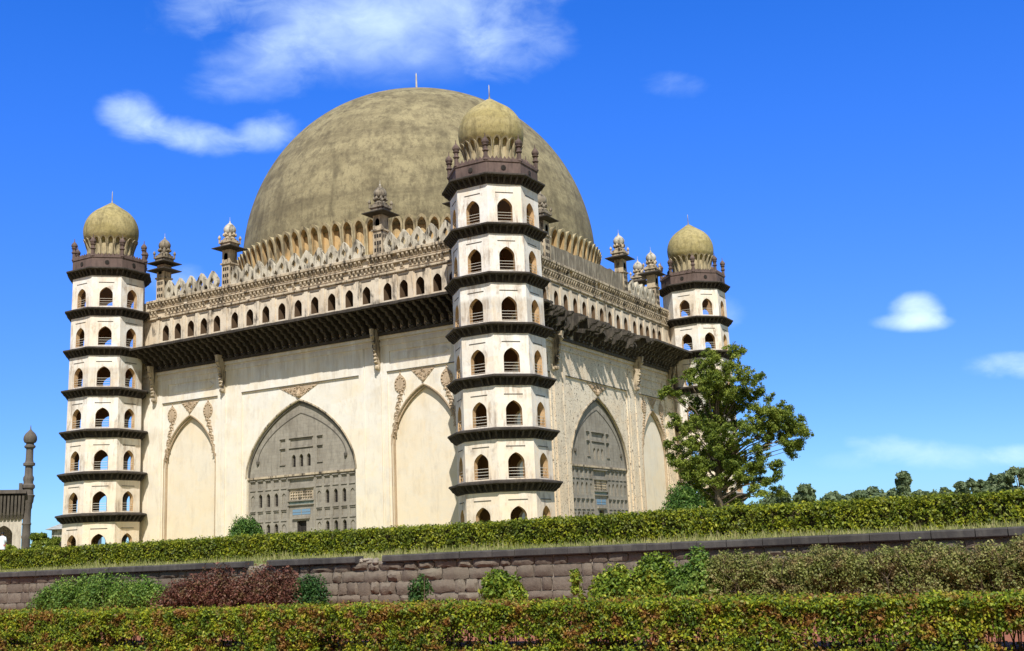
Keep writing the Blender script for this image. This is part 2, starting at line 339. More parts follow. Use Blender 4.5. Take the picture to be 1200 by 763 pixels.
L_YG = leafmat('yellow_green_leaves', (.07,.13,.012), (.19,.27,.022), (.42,.43,.05))
L_BROWN = leafmat('dry_shrub_leaves', (.10,.12,.03), (.20,.23,.05), (.36,.34,.12), (.26,.15,.09), .6, 1.3)
L_DGREEN = leafmat('dark_green_leaves', (.02,.06,.015), (.04,.11,.02), (.10,.19,.04))
L_TREE = leafmat('tree_leaves', (.065,.105,.014), (.18,.24,.03), (.34,.38,.06), scale=.5, trans=.35)
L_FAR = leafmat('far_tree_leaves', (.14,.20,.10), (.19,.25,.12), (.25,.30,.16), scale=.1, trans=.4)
L_DRY = leafmat('straw_grass', (.16,.20,.05), (.33,.33,.12), (.50,.44,.22), scale=.6)
M_BARK = stone('bark', (.12,.09,.065), (.18,.14,.10), (.08,.06,.045), 6)
M_TWIG = stone('twig', (.11,.08,.05), (.16,.12,.08), (.07,.05,.03), 9)
# ground: red soil low, dry grass on the terrace
m, nt, b = mat('garden_soil', (.33,.13,.07), .95); g = G(nt)
sp = g.n('ShaderNodeSeparateXYZ'); g.l(g.pos(), sp.inputs[0]); n1 = g.noise(1.2, detail=8, rough=.7); n2 = g.noise(.12, detail=4); n3 = g.noise(12, detail=4)
soil = g.mix(g.ramp(n1, .35, .7), (.27,.09,.045), (.34,.14,.075)); soil = g.mix(g.ramp(n3, .5, .75, 0, .5), soil, (.19,.085,.05))
gr = g.mix(g.ramp(n1, .35, .65), (.15,.19,.05), (.30,.28,.12)); gr = g.mix(g.ramp(n2, .45, .65, 0, .6), gr, (.36,.29,.17))
g.l(g.mix(g.ramp(sp.outputs['Z'], 2.6, 2.8), soil, gr), b.inputs['Base Color']); g.bump(n1, b, .5, .05); M_GROUND = m

# ------------------------------------------------------------------ ground
mb = MB(); prof = [(-4000, 1.05), (-200, 1.05), (-118, 1.05), (-111.9, 1.05), (-111.0, GZ), (-97, GZ), (-94.6, GZ), (-94.55, 2.90), (-92.5, 2.96), (-89, 3.05), (-79, TZ), (60, TZ), (300, TZ), (6000, TZ)]
xs = [-6000, -600, -100, 0, 30, 60, 90, 120, 200, 800, 6000]
vs = [(x, y, z) for x in xs for y, z in prof]; n = len(prof)
mb.add(vs, [(i*n+j, (i+1)*n+j, (i+1)*n+j+1, i*n+j+1) for i in range(len(xs)-1) for j in range(n-1)])
struct(mb.build('ground', M_GROUND))

# ------------------------------------------------------------------ mausoleum
MAUS = tag(empty('domed_mausoleum', (0, 0, TZ)), 'huge cream mausoleum with a great khaki dome and octagonal towers at its corners', 'mausoleum')
BASE = empty('structure_pivot'); bpy.data.objects.remove(BASE)
H0 = 26.93           # half width to the wall plane
def PZ(o): o.location.z -= TZ; return o       # children are built in world heights
FR = lambda u, n, z: (u, -H0+n, z)             # n grows inward
GALX = [s*x for x in (10.4, 7.85, 5.2, 2.6) for s in (-1, 1)]+[0]+[s*x for x in (22.6, 20.4, 18.05, 15.75, 13.45) for s in (-1, 1)]
MAINW, MAINS, MAINA = 16.7, 13.0, 21.75
def facade(rot, full, mwall, right=False):
    mb = MB()
    gal = [arch(x, 1.15, 32.0, 33.35, 34.1, 6) for x in GALX]
    bays = [rect(-9.1, 9.1, TZ+.01, 23.6), rect(13.15, 22.9, TZ+.01, 23.6), rect(-22.9, -13.15, TZ+.01, 23.6)]
    # outer skin in two heights, so the weathered gallery has its own material
    ufr = [rect(13.5, 22.0, 24.5, 26.0), rect(-22.0, -13.5, 24.5, 26.0)]
    mb.plate(rect(-H0+.02, H0-.02, TZ, 27.6), bays+ufr, FR, 0, .14, 0)
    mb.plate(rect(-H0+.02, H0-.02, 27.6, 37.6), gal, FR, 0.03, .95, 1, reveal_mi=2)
    holes = [arch(0, MAINW, TZ+.02, MAINS, MAINA, 24), arch(18.05, 8.9, TZ+.02, 15.3, 21.65, 20), arch(-18.05, 8.9, TZ+.02, 15.3, 21.65, 20)]
    mb.plate(rect(-H0+.16, H0-.16, TZ, 27.5), holes, FR, .14, .9, 0, outer_side=False)
    # cartouche in the upper frames
    for s in (-1, 1):
        c = s*17.75
        pts = [(c-3.2,24.85),(c+3.2,24.85),(c+3.5,25.05),(c+3.85,25.25),(c+3.5,25.45),(c+3.2,25.65),(c-3.2,25.65),(c-3.5,25.45),(c-3.85,25.25),(c-3.5,25.05)]
        mb.plate(pts, [], FR, .04, .14, 0)
    # niche backs
    for s in (-1, 1): mb.box(s*18.05-4.8, s*18.05+4.8, -H0+.62, -H0+.7, TZ, 22.2, 3)
    mb.box(-8.9, 8.9, -H0+.885, -H0+.9, TZ, 22.2, 0)
    # pilaster fillets
    for s in (-1, 1):
        for a, b2, d in ((9.75, 9.9, .05), (11.75, 12.35, .12), (12.45, 12.6, .05), (23.3, 23.55, .06), (25.4, 25.9, .08)):
            x0, x1 = sorted((s*a, s*b2)); mb.box(x0, x1, -H0-d, -H0+.01, TZ, 23.5 if a < 12 and a > 10.5 else 26.7, 0)
    mb.box(-H0, H0, -H0-.10, -H0+.01, 26.7, 27.15, 0); mb.box(-H0, H0, -H0-.22, -H0+.01, 27.45, 27.85, 0)
    # lines over frames
    for x0, x1 in ((-9.1, 9.1), (13.15, 22.9), (-22.9, -13.15)): mb.box(x0, x1, -H0-.05, -H0+.02, 23.6, 23.70, 4)
    # gallery zone fillets & string lines over the windows
    for x in GALX: mb.box(x-.7, x+.7, -H0-.035, -H0+.04, 34.68, 34.75, 4)
    for x in [v for v in (-24, -21.5, -19.2, -16.9, -14.6, -12, -9.1, -6.5, -3.9, -1.3, 1.3, 3.9, 6.5, 9.1, 12, 14.6, 16.9, 19.2, 21.5, 24)]:
        mb.box(x-.28, x+.28, -H0-.07, -H0+.04, 31.6, 34.9, 1)
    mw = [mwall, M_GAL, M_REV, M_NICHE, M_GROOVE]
    o = PZ(mb.build('wall', mw, MAUS, rot=rot))
    if not full: return o
    # gallery windows
    for x in GALX:
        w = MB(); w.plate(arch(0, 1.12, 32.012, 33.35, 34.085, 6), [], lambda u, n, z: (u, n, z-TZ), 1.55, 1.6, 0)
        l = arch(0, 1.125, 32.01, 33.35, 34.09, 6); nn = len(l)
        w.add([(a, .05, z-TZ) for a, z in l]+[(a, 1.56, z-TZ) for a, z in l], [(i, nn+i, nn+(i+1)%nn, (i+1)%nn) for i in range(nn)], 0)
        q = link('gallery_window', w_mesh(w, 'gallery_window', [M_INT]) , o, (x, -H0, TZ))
    return o
def w_mesh(mb, name, mats):
    me = bpy.data.meshes.new(name); me.from_pydata(mb.v, [], mb.f)
    for m in mats: me.materials.append(m)
    if len(mats) > 1: me.polygons.foreach_set('material_index', mb.m)
    return me
WL = facade(0, True, M_WALL); WR = facade(math.pi/2, True, M_WALLR); WR['label'] = 'pitted, rougher cream wall'
facade(math.pi, False, M_WALL); facade(-math.pi/2, False, M_WALL)
mb = MB(); mb.box(-H0+.9, H0-.9, -H0+.9, H0-.9, 37.2, 37.7); PZ(mb.build('flat_roof', M_GAL, MAUS))

# string mouldings + dentils below the merlons
def moulding(rot):
    mb = MB(); E = H0-1.3
    for z0, z1, d in ((35.0, 35.32, .22), (36.15, 36.42, .30), (37.25, 37.68, .42)):
        mb.prism_x([(-H0+.1, z0), (-H0-d*.6, z0), (-H0-d, z0+.1), (-H0-d, z1-.06), (-H0-d*.8, z1), (-H0+.1, z1)], -E-.3, E+.3)
    k = int(2*E/.62)
    for i in range(k+1):
        x = -E+i*2*E/k
        for z0, z1, d in ((35.32, 36.15, .26), (36.42, 37.25, .36)):
            xx = x+(.31 if d > .3 else 0); 
            if random.random() < .06: continue
            mb.prism_x([(-H0+.02, z1-.55), (-H0-d*.5, z1-.45), (-H0-d, z1-.2), (-H0-d, z1+.01), (-H0+.02, z1+.01)], xx-.13, xx+.13)
            mb.box(xx-.31, xx+.31, -H0-.08, -H0+.04, z1-.66, z1-.56)
    return PZ(mb.build('string_moulding', M_TRIM, MAUS, rot=rot))
for r_ in (0, math.pi/2): moulding(r_)

# merlons: pierced trefoil leaves
def merlon_mesh():
    mb = MB(); w = .97
    o = [(-w*.80, 0), (w*.80, 0), (w*.74, .35), (w*.98, .75), (w*1.0, 1.15), (w*.86, 1.5), (w*.62, 1.72), (w*.5, 1.95), (w*.22, 2.25), (0, 2.5),
         (-w*.22, 2.25), (-w*.5, 1.95), (-w*.62, 1.72), (-w*.86, 1.5), (-w*1.0, 1.15), (-w*.98, .75), (-w*.74, .35)]
    hole = [(0, .42), (.26, .72), (.34, 1.0), (.24, 1.28), (0, 1.62), (-.24, 1.28), (-.34, 1.0), (-.26, .72)]
    mb.plate(o, [hole], lambda u, n, z: (u, n, z), 0, .5, 0)
    mb.plate([(a*.62, b*.62+.5) for a, b in hole[0:1]] + [(p[0]*1.75, (p[1]-1.0)*1.45+1.08) for p in hole[1:]], [hole], lambda u, n, z: (u, n, z), -.08, .01, 0) if False else None
    return w_mesh(mb, 'merlon', [M_MERL])
MM = merlon_mesh()
def merlons(rot, xs, name='merlon'):
    for x in xs:
        o = link(name, MM, MAUS)
        c = Vector((x, -H0+.0, 37.66-TZ)); c.rotate(Matrix.Rotation(rot, 3, 'Z')); o.location = c; o.rotation_euler = (0, 0, rot+random.uniform(-.02, .02))
mx = [-22.2+1.95*i for i in range(5)]+[-10.35+1.95*.995*i for i in range(12)][:11]+[13.9+1.95*i for i in range(5)]
mx = [x for x in mx if abs(abs(x)-12) > 1.3]
merlons(0, mx)
merlons(math.pi/2, [13.75+1.75*i for i in range(5)]+[-22+1.95*i for i in range(5)])
mb = MB(); 
k = 24; top = [(-11.2+22.0*i/k, 39.75+.22*math.sin(i*1.7)*random.random()+.02*i) for i in range(k+1)]
mb.plate([(-11.2, 37.6), (10.8, 37.6)]+top[::-1], [], lambda u, n, z: (u, -H0+n, z), .02, .75)
o = PZ(mb.build('parapet_wall', stone('weathered_parapet', (.16,.135,.10), (.22,.19,.145), (.09,.08,.06), .9, (.42,.37,.28), .75), MAUS, rot=math.pi/2))

# great cornice with its brackets
def cornice(rot, ragged):
    mb = MB(); E = 25.4; P = 4.05; random.seed(5)
    def sl(x0, x1, P1, P2=None, dz=0):
        P2 = P2 or P1
        v = []
        for x, p in ((x0, P1), (x1, P2)):
            zt = 30.62+(4.05-p)*.28+dz
            v += [(x, -H0+.05, 31.85), (x, -H0-.4, 31.62), (x, -H0-p, zt), (x, -H0-p, zt-.26), (x, -H0-.4, 31.1), (x, -H0+.05, 31.2)]
        n = 6; mb.add(v, [(i, (i+1)%n, n+(i+1)%n, n+i) for i in range(n)]+[(5,4,3,2,1,0), (6,7,8,9,10,11)])
    if not ragged:
        k = 40
        for i in range(k): sl(-E+2*E*i/k, -E+2*E*(i+1)/k-.03, P+random.uniform(-.05, .03), None, random.uniform(-.03, .03))
    else:
        x = -E
        while x < E:
            w = random.uniform(.5, 1.1); 
            if x > 11: p = P+random.uniform(-.12, .03)
            elif -18 < x < 9: p = random.choice([.9, 1.3, 2.0, 2.6, 3.1, 1.0]) 
            else: p = random.choice([2.6, 3.3, 3.9, 3.9])
            if x < -19: p = 3.9
            sl(x, min(E, x+w), p, p*random.uniform(.8, 1) if x < 11 else p); x += w+.02
    mb.box(-E, E, -H0-.45, -H0+.03, 27.85, 28.2)
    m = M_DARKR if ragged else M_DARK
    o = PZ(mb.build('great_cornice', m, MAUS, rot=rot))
    bm_ = MB(); H = -H0
    pr = [(.02, 28.2), (-.35, 28.2), (-.55, 28.5), (-.95, 28.65), (-1.1, 29.0), (-1.6, 29.15), (-1.75, 29.5), (-2.3, 29.62), (-2.5, 29.95), (-3.1, 30.02), (-3.5, 30.35), (-3.5, 30.5), (-.4, 31.15), (.02, 31.15)]
    bm_.prism_x(pr, -.17, .17); bm_.box(-.28, .28, -.75, .0, 28.22, 28.45); bm_.box(-.24, .24, -3.2, -2.7, 30.12, 30.3)
    bm_.v = [(a, b2, c-28.2) for a, b2, c in bm_.v]
    bm2 = MB(); bm2.prism_x([(.02, 28.2), (-.35, 28.2), (-.55, 28.5), (-.95, 28.65), (-1.1, 29.0), (-1.6, 29.15), (-1.8, 29.6), (-1.5, 30.4), (-.4, 31.15), (.02, 31.15)], -.17, .17)
    bm2.v = [(a, b2, c-28.2) for a, b2, c in bm2.v]
    me1 = w_mesh(bm_, 'bracket', [m]); me2 = w_mesh(bm2, 'bracket', [m])
    NB = 46
    for i in range(NB):
        x = -E+.45+(2*E-.9)*i/(NB-1)
        short = ragged and x < 11 and random.random() < .55
        b_ = link('bracket', me2 if short else me1, o, (x, -H0, 28.2))
        if ragged: b_.rotation_euler = (random.uniform(-.04, .04), 0, random.uniform(-.06, .06))
        if ragged and random.random() < .06 and x < 9: bpy.data.objects.remove(b_)
    # tie slab behind the bracket tips
    mt = MB(); 
    if not ragged: mt.box(-E, E, -H0-3.3, -H0-3.1, 30.42, 30.6)
    else: mt.box(11, E, -H0-3.3, -H0-3.1, 30.42, 30.6)
    mt.build('bracket_tie', m, o)
    # big carved brackets
    for s in (-1, 1):
        for X in (12.05, 24.1):
            c = MB(); c.prism_x([(.05, 24.1), (-.25, 23.9), (-.5, 24.15), (-.42, 24.6), (-.75, 24.8), (-.6, 25.3), (-.85, 25.6), (-.7, 26.1), (-1.0, 26.5), (-.95, 27.0), (-1.25, 27.5), (-1.4, 28.1), (-1.5, 28.6), (.05, 28.6)], -.22, .22)
            c.lathe([(.05, -.25), (.3, -.1), (.34, .15), (.12, .35)], 8, 0, -.42, 24.15)
            for zz, yy in ((25.2, -.6), (26.1, -.75), (27.0, -.98), (27.7, -1.2)): c.lathe([(.1, -.22), (.32, 0), (.1, .27)], 6, 0, yy, zz)
            c.v = [(a+s*X, b2-H0, zc) for a, b2, zc in c.v]; c.build('carved_bracket', M_TRIM, o)
    random.seed(9); return o
cornice(0, False); CR = cornice(math.pi/2, True); CR['label'] = 'broken, ragged dark cornice'

# grey pierced screen inside each great arch
def screen(rot):
    D = .47; mb = MB(); fr = FR
    W3 = [-6.4, -5.15, -3.9, 3.9, 5.15, 6.4]
    wins = [arch(x, .56, 9.35, 10.55, 10.95, 6) for x in W3]+[arch(x, .56, 5.6, 6.95, 7.35, 6) for x in W3]+[arch(x, .58, 13.85, 14.95, 15.35, 6) for x in (-1.15, 0, 1.15)]
    door = rect(-.70, .75, TZ+.03, 7.5); pan = rect(-1.35, 1.35, 8.2, 8.85); rel = rect(-1.85, 1.85, 9.95, 11.2); grn = rect(-1.85, 1.85, 9.45, 9.78)
    blind = []
    for x in (-7.6, -2.7, 2.7, 7.6):
        blind += [arch(x, .6, 9.5, 10.45, 10.85, 5), arch(x, .6, 5.7, 6.85, 7.25, 5)]
    for x in (-7.6, -6.4, -5.15, -3.9, -2.7, 2.7, 3.9, 5.15, 6.4, 7.6):
        blind += [rect(x-.4, x+.4, 7.8, 8.7), rect(x-.4, x+.4, 11.6, 12.4)]
    blind += [rect(-1.7, 1.7, 16.35, 17.15), rect(-3.25, -2.45, 14.35, 16.0), rect(2.45, 3.25, 14.35, 16.0), rect(-3.25, -2.45, 16.35, 17.15), rect(2.45, 3.25, 16.35, 17.15), rect(-1.8, 1.8, 11.75, 12.4)]
    mb.plate(rect(-8.85, 8.85, TZ, 22.1), wins+[door, pan, rel, grn]+blind, fr, D, D+.1, 0, outer_side=False)
    mb.plate(rect(-8.84, 8.84, TZ+.01, 22.09), wins+[door], fr, D+.12, D+.38, 0, outer_side=False)
    # ledges
    mb.box(-8.7, 8.7, -H0+D-.22, -H0+D, 12.78, 13.02, 1)
    for x in (-7.6, -6.4, -5.15, -3.9, -2.7, 2.7, 3.9, 5.15, 6.4, 7.6):
        for z in (12.52, 11.36, 8.88, 7.58): mb.box(x-.42, x+.42, -H0+D-.1, -H0+D, z, z+.1, 0); mb.box(x-.42, x+.42, -H0+D-.02, -H0+D, z-.06, z, 2)
    for z in (17.3, 16.1): mb.box(-1.85, 1.85, -H0+D-.14, -H0+D, z, z+.12, 0); mb.box(-1.85, 1.85, -H0+D-.03, -H0+D, z-.1, z, 2)
    for s in (-1, 1):
        for z in (17.3, 16.15, 14.15): x0, x1 = sorted((s*2.45, s*3.3)); mb.box(x0, x1, -H0+D-.12, -H0+D, z, z+.1, 0); mb.box(x0, x1, -H0+D-.03, -H0+D, z-.08, z, 2)
    for z in (11.28, 9.8, 9.32, 12.5): mb.box(-2.0, 2.0, -H0+D-.2, -H0+D, z, z+.12, 0)
    mb.box(-1.25, 1.3, -H0+D-.25, -H0+D, 7.72, 7.95, 0); mb.box(-2.1, -1.9, -H0+D-.08, -H0+D, TZ, 11.3, 0); mb.box(1.9, 2.1, -H0+D-.08, -H0+D, TZ, 11.3, 0)
    band(mb, archline(0, 13.4, 14.9, 20.2, 20, .6), .09, fr, D-.05, D, 2)
    for s in (-1, 1): mb.lathe([(.05, -.5), (.2, -.3), (.22, 0), (.05, .2)], 8, s*6.75, -H0+D-.08, 14.9, mi=2)
    o = PZ(mb.build('stone_screen', [M_GREY, M_TRIM, M_GROOVE], MAUS, rot=rot))
    ar = MB(); band(ar, archline(0, MAINW, MAINS, MAINA, 24), .16, fr, .06, .15, 0); band(ar, archline(0, MAINW-.5, MAINS-.1, MAINA-.32, 24), .2, fr, .3, .46, 1)
    PZ(ar.build('arch_moulding', [M_TRIM, M_GROOVE], MAUS, rot=rot))
    ww = MB(); ww.plate(arch(0, .55, 0, 1.2, 1.59, 6), [], lambda u, n, z: (u, n, z), .30, .34)
    for i in range(1, 5): ww.box(-.28, .28, .24, .27, i*.28, i*.28+.03)
    ww.box(-.02, .02, .235, .265, 0, 1.55); me = w_mesh(ww, 'screen_window', [M_DOOR])
    for x in W3:
        link('screen_window', me, o, (x, -H0+D, 9.35)); link('screen_window', me, o, (x, -H0+D, 5.7))
    for x in (-1.15, 0, 1.15): link('screen_window', me, o, (x, -H0+D, 13.8))
    d = MB(); d.box(-.72, .77, .34, .40, TZ, 7.5); d.add([(-.7, .1, TZ), (-.35, .33, TZ), (-.35, .33, 7.3), (-.7, .1, 7.3)], [(0, 1, 2, 3)]); d.box(-.66, -.5, .08, .3, TZ, 7.3)
    link('door', w_mesh(d, 'door', [M_DOOR]), o, (0, -H0+D, 0))
    p = MB(); p.box(-1.34, 1.34, -.02, .06, 8.21, 8.84); p.box(-.05, .05, -.05, 0, 8.2, 8.85, 1); p.box(-1.34, 1.34, -.05, 0, 8.5, 8.53, 1); link('glazed_panel', w_mesh(p, 'glazed_panel', [M_GLASS, M_GREY]), o, (0, -H0+D, 0))
    p = MB(); p.box(-1.84, 1.84, -.01, .07, 9.46, 9.77); link('green_name_board', w_mesh(p, 'green_name_board', [M_BOARD]), o, (0, -H0+D, 0))
    p = MB(); p.box(-1.84, 1.84, .03, .09, 9.96, 11.19)
    for i in range(9):
        for j in range(3): p.lathe([(.12, -.04), (.16, 0), (.12, .04)], 8, -1.5+i*.375, .03, 10.25+j*.33)
    link('relief_panel', w_mesh(p, 'relief_panel', [M_TRIM]), o, (0, -H0+D, 0))
M_BOARD = stone('faded_board', (.20,.27,.24), (.26,.31,.27), (.16,.2,.18), 4)
screen(0); screen(math.pi/2)

# stucco above the arches
def ornaments(rot, o_name='stucco_medallion'):
    for s in (-1, 1):
        c = s*18.05
        ar = MB(); band(ar, archline(c, 8.9, 15.3, 21.65, 20), .13, FR, .04, .16, 0); band(ar, archline(c, 8.55, 15.25, 21.35, 20), .19, FR, .30, .5, 0)
        for t in (-1, 1): x0, x1 = sorted((c+t*4.30, c+t*4.42)); ar.box(x0, x1, -H0+.28, -H0+.6, TZ, 15.3); x0, x1 = sorted((c+t*4.47, c+t*4.55)); ar.box(x0, x1, -H0+.05, -H0+.16, TZ, 15.3)
        PZ(ar.build('niche_arch_moulding', M_ORN, MAUS, rot=rot))
        for t in (-1, 1):
            m_ = MB(); cx = c+t*3.15; a = [(cx+.80*math.sin(k*math.pi/12), 22.0+.98*math.cos(k*math.pi/12)*(1.0 if math.cos(k*math.pi/12) < .9 else 1.12)) for k in range(24)][::-1]
            m_.plate(a, [], FR, .06, .15); b_ = [(cx+(p[0]-cx)*.62, 22+(p[1]-22)*.62) for p in a]; m_.plate(b_, [], FR, .02, .10)
            for k in range(12): q = k*math.pi/6; m_.lathe([(.02, -.1), (.13, 0), (.02, .1)], 6, cx+.63*math.sin(q), -H0+.05, 22+.78*math.cos(q))
            m_.lathe([(.03, 0), (.12, .15), (.02, .5)], 6, cx, -H0+.1, 23.05); m_.box(cx-.07, cx+.07, -H0+.0, -H0+.12, 21.93, 22.07, 0)
            # scrollwork down the spandrel
            for k in range(13):
                f = k/12; xx = c+t*(3.0+1.25*f**.7+.12*math.sin(k*2.2)); zz = 20.9-4.6*f; rr = .26-.10*f
                m_.lathe([(rr*.4, -rr*.8), (rr*.9, -.03), (rr*.3, rr*.8)], 7, xx, -H0+.17, zz, ph=k)
                m_.tube([(xx-rr*1.3, -H0+.12, zz-.1), (xx-rr*.6, -H0+.1, zz+rr*1.2), (xx+rr*1.2, -H0+.1, zz+rr*.9), (xx+rr*1.4, -H0+.12, zz-.1)], .06, 5)
            PZ(m_.build(o_name, M_ORN, MAUS, rot=rot))
    for c, w, zb in ((0, 3.1, 22.0), (18.05, 1.65, 21.95), (-18.05, 1.65, 21.95)):
        m_ = MB(); m_.plate([(c-w, 23.5), (c-.06, zb), (c+.06, zb), (c+w, 23.5)], [], FR, .08, .15)
        random.seed(3)
        for k in range(int(26*w)):
            zz = random.uniform(zb+.2, 23.4); hw = w*(zz-zb)/(23.5-zb)*.93; m_.lathe([(.03, -.07), (.11, 0), (.03, .07)], 5, c+random.uniform(-hw, hw), -H0+.07, zz)
        m_.lathe([(.08, 0), (.28, .2), (.34, .5), (.18, .8), (.05, 1.1), (.05, 1.5)], 8, c, -H0+.05, zb) if c == 0 else m_.lathe([(.06, 0), (.18, .2), (.1, .5)], 8, c, -H0+.05, zb)
        PZ(m_.build('spandrel_ornament', M_ORN, MAUS, rot=rot))
ornaments(0); ornaments(math.pi/2)

# roof turrets
def turret(u, rot, two=False, pale=False):
    mb = MB(); h = .68
    mb.box(-h, h, -h, h, 37.5, 40.55)
    for s, ax in ((1, 0), (-1, 0), (1, 1), (-1, 1)):
        for zz in (38.0, 38.85, 39.7):
            for c in (-.36, 0, .36):
                if ax == 0: x0, x1 = sorted((s*h, s*(h+.02))); mb.box(x0, x1, c-.10, c+.10, zz, zz+.45, 1)
                else: y0, y1 = sorted((s*h, s*(h+.02))); mb.box(c-.12, c+.12, y0, y1, zz, zz+.45, 1)
    mb.box(-h-.15, h+.15, -h-.15, h+.15, 40.55, 40.75); mb.box(-h+.02, h-.02, -h+.02, h-.02, 40.75, 42.5)
    for s in (-1, 1):
        y0, y1 = sorted((s*(h-.02), s*(h+.01))); mb.plate(arch(0, .6, 41.2, 41.7, 42.1, 5), [], lambda a, n, z: (a, (y0 if s < 0 else y1)-.005*(-s)*-1, z), 0, .01, 1, outer_side=False)
    sh = M_TRIM
    root = empty('roof_turret', parent=MAUS)
    c = Vector((u, -H0+.55, -TZ)); c.rotate(Matrix.Rotation(rot, 3, 'Z')); root.location = c; root.rotation_euler = (0, 0, rot)
    mb.build('shaft', [sh, M_DOOR], root)
    br = MB(); q = math.sqrt(2)
    for zz in ((42.75, 41.75) if two else (42.75,)):
        br.lathe([(.75*q, .38), (1.62*q, 0), (1.62*q, -.09), (.75*q, -.22)], 4, ph=math.pi/4, cz=zz)
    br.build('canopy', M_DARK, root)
    cb = MB(); cb.lathe([(.85*q, 0), (.85*q, .4), (1.0*q, .5), (1.0*q, .65), (.8*q, .7), (.8*q, .95)], 4, ph=math.pi/4, cz=42.9)
    for sx in (-1, 1):
        for sy in (-1, 1): cb.lathe([(.1, 0), (.1, .5), (.19, .65), (.19, .8), (.02, 1.1)], 8, sx*.92, sy*.92, 43.4)
    cb.lathe([(.8, .9), (.86, 1.1), (.62, 1.3), (.62, 1.45), (.75, 1.55), (.7, 1.65)], 12, cz=42.9)
    for k in range(8): a = k*math.pi/4; cb.lathe([(.05, 0), (.2, .15), (.16, .35), (.03, .5)], 6, .72*math.cos(a), .72*math.sin(a), 44.35)
    cb.build('crown_tiers', M_BULB if not pale else M_TRIM, root)
    bb = MB(); bb.lathe([(.5, 0), (.72, .3), (.8, .62), (.76, .9), (.58, 1.2), (.28, 1.48), (.12, 1.6), (.1, 1.7)], 16, cz=44.6)
    bb.build('bulb', M_WHITE if pale else M_BULB, root, smooth=True)
    fi = MB(); fi.lathe([(.09, 0), (.12, .1), (.03, .25), (.02, .75)], 6, cz=46.25); fi.build('finial', M_WHITE, root)
turret(-23.7, 0, True); turret(-11.85, 0, False, True); turret(12.3, 0)
turret(-12.3, math.pi/2); turret(11.0, math.pi/2, False, True); turret(22.6, math.pi/2, False, True); turret(-23.7, math.pi/2, True); turret(-22.6, math.pi, False, True)
turret(23.7, 0, True)

# great dome
mb = MB(); pr = [(24.2, 37.6), (24.2, 41.0), (24.6, 43.2)]
for i in range(0, 47):
    t = R(i*2.0-2); pr.append((25.15*max(.001, math.cos(t))**.94 if i < 46 else .05, 43.4+25.5*math.sin(t)))
pr[-1] = (.02, 68.9)
mb.lathe(pr, 128, cap=False); PZ(mb.build('great_dome', M_DOME, MAUS, smooth=True))
mb = MB(); mb.lathe([(.6, 68.6), (.38, 69.2), (.2, 69.7), (.14, 71.8), (.1, 73.5), (.02, 73.8)], 10); PZ(mb.build('dome_finial', M_WHITE, MAUS))
def petals(n, r0, z0, h, flare, mats, name, parent, wfrac=.92, dz=0, depth=.8):
    mb = MB(); pw = 2*math.pi*r0/n; 
    def P(u, out, z):   # u along ring, out radial
        return lambda a0: (math.cos(a0+u/r0)*(r0+out), math.sin(a0+u/r0)*(r0+out), z0+z)
    ow, iw = pw*wfrac, pw*wfrac*.70
    outer = archline(0, ow, h*.80, h, 7, .8); inner = archline(0, iw, h*.76, h*.93, 7, .8)
    O = [(ow/2, 0), (ow/2, h*.4)]+outer+[(-ow/2, h*.4), (-ow/2, 0)]; I = [(iw/2, 0), (iw/2, h*.4)]+inner+[(-iw/2, h*.4), (-iw/2, 0)]
    fl = lambda z: depth*.30+flare*(max(0, z)/h)**2.2
    L = len(O)
    for k in range(n):
        a0 = 2*math.pi*k/n
        v = [P(u, fl(z), z)(a0) for u, z in O]+[P(u, fl(z)-.02, z)(a0) for u, z in I]+[P(u, -.05, z)(a0) for u, z in O]+[P(u, -.0, z*.97)(a0) for u, z in I]
        f = []; fm = []
        for i in range(L-1):
            f += [(i, i+1, L+i+1, L+i), (i, 2*L+i, 2*L+i+1, i+1)]; fm += [0, 0]
            f += [(L+i, L+i+1, 3*L+i+1, 3*L+i)]; fm += [1]
        b0 = len(mb.v); mb.v += v; mb.f += [tuple(b0+q for q in t) for t in f]; mb.m += fm
        ir = [P(u, .012, z*.97)(a0) for u, z in I]; mb.add(ir, [tuple(range(len(ir)))], 1)
    return mb.build(name, mats, parent)
o = petals(104, 24.95, 38.2, 5.45, .75, [M_PETAL, M_PETIN], 'lotus_petal_ring', MAUS, .96, depth=1.2); PZ(o)
mb = MB(); mb.lathe([(25.6, 37.65), (25.6, 38.9), (24.5, 39.1), (24.3, 37.6)], 96); PZ(mb.build('dome_plinth', M_MERL, MAUS))

